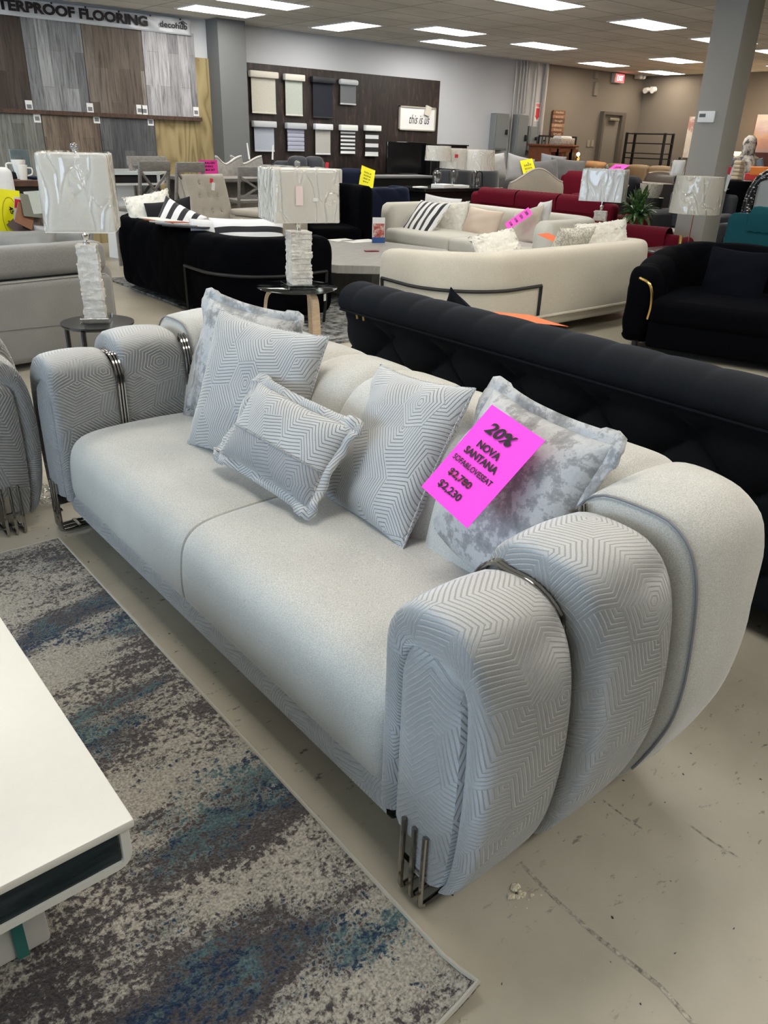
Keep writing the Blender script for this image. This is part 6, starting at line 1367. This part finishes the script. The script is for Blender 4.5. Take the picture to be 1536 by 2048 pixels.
# local: facing +y is away from the camera; continuous body by skin modifier
def skin_body():
    J = {'pel': (0, 0, .95), 'spn': (0, 0, 1.15), 'chs': (0, -.01, 1.32), 'nck': (0, 0, 1.47), 'hed': (0, .015, 1.60), 'top': (0, .01, 1.68),
         'ls': (-.165, 0, 1.40), 'le': (-.29, .05, 1.25), 'lw': (-.27, .24, 1.31), 'lh': (-.265, .30, 1.33), 'rs': (.165, 0, 1.40), 're': (.24, .02, 1.14), 'rw': (.19, .18, 1.04), 'rh': (.18, .23, 1.02),
         'lhip': (-.09, 0, .90), 'lk': (-.095, .02, .49), 'la': (-.095, -.02, .08), 'lt': (-.10, .13, .03), 'rhip': (.09, 0, .90), 'rk': (.095, .03, .49), 'ra': (.095, -.01, .08), 'rt': (.10, .14, .03)}
    Rr = {'pel': .13, 'spn': .12, 'chs': .13, 'nck': .05, 'hed': .085, 'top': .07, 'ls': .055, 'le': .042, 'lw': .028, 'lh': .026, 'rs': .055, 're': .042, 'rw': .028, 'rh': .026, 'lhip': .085, 'lk': .055, 'la': .038, 'lt': .03, 'rhip': .085, 'rk': .055, 'ra': .038, 'rt': .03}
    E_ = [('pel', 'spn'), ('spn', 'chs'), ('chs', 'nck'), ('nck', 'hed'), ('hed', 'top'), ('chs', 'ls'), ('ls', 'le'), ('le', 'lw'), ('lw', 'lh'), ('chs', 'rs'), ('rs', 're'), ('re', 'rw'), ('rw', 'rh'), ('pel', 'lhip'), ('lhip', 'lk'), ('lk', 'la'), ('la', 'lt'), ('pel', 'rhip'), ('rhip', 'rk'), ('rk', 'ra'), ('ra', 'rt')]
    for s, h, sg in (('l', 'lh', -1), ('r', 'rh', 1)):
        bx, by, bz = J[h]
        for f in range(4): a = 'f%s%d' % (s, f); b_ = a + 't'; ox = (f - 1.5) * .018; J[a] = (bx + ox, by + .05, bz - .004); J[b_] = (bx + ox * 1.2, by + [.085, .095, .09, .075][f], bz - .025); Rr[a] = .009; Rr[b_] = .007; E_ += [(h, a), (a, b_)]
        J['th' + s] = (bx - sg * .035, by + .02, bz + .0); J['tt' + s] = (bx - sg * .05, by + .05, bz - .006); Rr['th' + s] = .010; Rr['tt' + s] = .008; E_ += [(h, 'th' + s), ('th' + s, 'tt' + s)]
    K = list(J); me = bpy.data.meshes.new('body'); me.from_pydata([J[k] for k in K], [(K.index(a), K.index(b)) for a, b in E_], [])
    me.materials.append(M_SKIN); o = bpy.data.objects.new('body', me); COL.objects.link(o); o.parent = pe
    sk = o.modifiers.new('skin', 'SKIN'); sk.use_smooth_shade = True
    for i, k in enumerate(K): d = me.skin_vertices[0].data[i]; d.radius = (Rr[k], Rr[k] * (.8 if k in ('chs', 'spn', 'pel') else 1)); d.use_root = (k == 'pel')
    ss = o.modifiers.new('sub', 'SUBSURF'); ss.levels = 2; ss.render_levels = 2
skin_body()
def ringz(z, rx, ry, cx=0, cy=0, n=28, w=0.0, k=5): return [(cx + (rx + w * sin(k * a)) * cos(a), cy + (ry + w * sin(k * a)) * sin(a), z) for a in [2 * pi * j / n for j in range(n)]]
M_SCARF = m_mottle('patterned_scarf', ((.40, (.06, .055, .06)), (.50, (.42, .38, .33)), (.62, (.62, .58, .52))), 9)
MB().loft([ringz(.22, .25, .20, w=.012, k=7), ringz(.6, .22, .17, w=.010, k=7), ringz(.95, .195, .15, w=.004, k=7), ringz(1.15, .165, .135), ringz(1.30, .185, .14), ringz(1.41, .19, .12), ringz(1.45, .12, .09)], True, (False, True)).build('long_vest', plain('olive_khaki', (.23, .205, .165), .85), pe)
m = MB(); m.tube([(-.17, 0, 1.40), (-.24, .02, 1.33), (-.293, .055, 1.25), (-.28, .14, 1.28), (-.272, .22, 1.305)], [.070, .064, .056, .048, .040], 12); m.build('left_sleeve', plain('blue_sleeve', (.22, .30, .38), .8), pe)
m = MB(); m.tube([(.17, 0, 1.40), (.22, .01, 1.26), (.245, .025, 1.135), (.22, .10, 1.08), (.195, .16, 1.045)], [.070, .064, .056, .048, .040], 12); m.build('right_sleeve', plain('blue_sleeve_two', (.22, .30, .38), .8), pe)
MB().loft([ringz(1.31, .14, .10, .02, -.07, w=.008, k=6), ringz(1.40, .15, .115, 0, -.02, w=.006, k=6), ringz(1.48, .10, .10, 0, 0, w=.004), ringz(1.54, .098, .105, 0, .0), ringz(1.62, .106, .118, 0, .0), ringz(1.69, .090, .10, 0, 0), ringz(1.735, .04, .05, 0, 0)], True, (False, True)).build('headscarf', M_SCARF, pe)
MB().loft([ringz(1.05, .05, .03, .10, -.16, w=.006), ringz(1.2, .07, .04, .09, -.155, w=.008), ringz(1.36, .06, .05, .05, -.13)], True, (True, True)).build('scarf_tail', M_SCARF, pe)
MB().tube([(-.10, -.135, 1.42), (.02, -.155, 1.2), (.16, -.15, .98)], .010, 6).build('bag_strap', plain('tan_strap', (.42, .36, .28), .7), pe)
for sx in (-1, 1): MB().rbox((sx * .097, .05, .045), (.09, .26, .09), .035, 3).build('shoe', M_BLACKF, pe)
# lit floor lamp glow on the wall beside the person: a small table lamp behind the pillar
t = thing('floor_lamp', 'lit warm lamp mostly hidden behind the pillar near the person', 'lamp', (16.9, 8.95, 0)); MB().cyl((0, 0, .02), (0, 0, 1.35), .012).build('pole', M_GOLD, t); MB().lathe([(0, 0), (.14, 0), (.14, .02), (0, .03)], n=20).build('lamp_base', M_GOLD, t)
MB().lathe([(.15, 1.25), (.11, 1.5), (.107, 1.5), (.147, 1.25)], n=24, cap=(False, False)).build('lamp_shade', glow('warm_shade', (1.0, .72, .32), 1.6), t); l = bpy.data.lights.new('warm_bulb', 'POINT'); l.energy = 14; l.color = (1, .7, .35); l.shadow_soft_size = .05; lo_ = bpy.data.objects.new('warm_bulb', l); COL.objects.link(lo_); lo_.location = (16.9, 8.95, 1.4)

# ------------------------------------------------------------------ small things on the floor
def chunk(label, px, py, s, seed):
    q = at_z(px, py, 0); rnd = random.Random(seed); b = bmesh.new(); bmesh.ops.create_icosphere(b, subdivisions=2, radius=1)
    for v in b.verts: v.co *= rnd.uniform(.65, 1.15); v.co = Vector((v.co.x * s, v.co.y * s * .8, max(-.0, v.co.z * s * .45 + s * .25)))
    o = MB().bm(b).build('crumb', M_CRUMB, smooth=False); o.location = (q.x, q.y, .0); tag(o, label, 'crumb', 'pale plaster crumbs by the sofa arm'); return o
M_CRUMB = m_mottle('plaster_crumb', ((.4, (.42, .34, .20)), (.6, (.75, .70, .58))), 120)
for k, (px, py, s, lab) in enumerate(((1031, 1776, .013, 'largest pale plaster crumb, top of the cluster by the sofa arm'), (1021, 1794, .011, 'pale plaster crumb at the left of the cluster by the sofa arm'), (1044, 1790, .011, 'pale plaster crumb at the right of the cluster by the sofa arm'),
        (1034, 1795, .008, 'small pale crumb in the middle of the cluster by the sofa arm'), (1063, 1791, .006, 'small lone pale crumb right of the cluster'), (1056, 1799, .004, 'thin pale sliver right below the crumb cluster'), (1081, 1791, .004, 'tiny pale crumb farthest right of the cluster'), (1030, 1814, .003, 'tiny pale crumb below the cluster'), (1053, 1816, .003, 'tiny pale crumb low and right of the cluster'), (1019, 1809, .003, 'tiny pale crumb low and left of the cluster'))): chunk(lab, px, py, s, 70 + k)
q = at_z(108, 1000, 0); rnd = random.Random(9); b = bmesh.new(); bmesh.ops.create_icosphere(b, subdivisions=4, radius=1)
for v in b.verts:
    n_ = .8 + .25 * sin(v.co.x * 5 + 2 * v.co.z) * sin(v.co.y * 4 + v.co.z * 3) + .05 * sin(9 * v.co.x + 7 * v.co.y); v.co = Vector((v.co.x * .15 * n_, v.co.y * .09 * n_, max(0, v.co.z * .05 * n_ + .035)))
o = MB().bm(b).build('plastic_bag', M_WRAP, smooth=False); o.location = (q.x + .02, q.y, .001); tag(o, 'crumpled clear plastic wrap on the floor under the far sofa arm', 'plastic wrap')
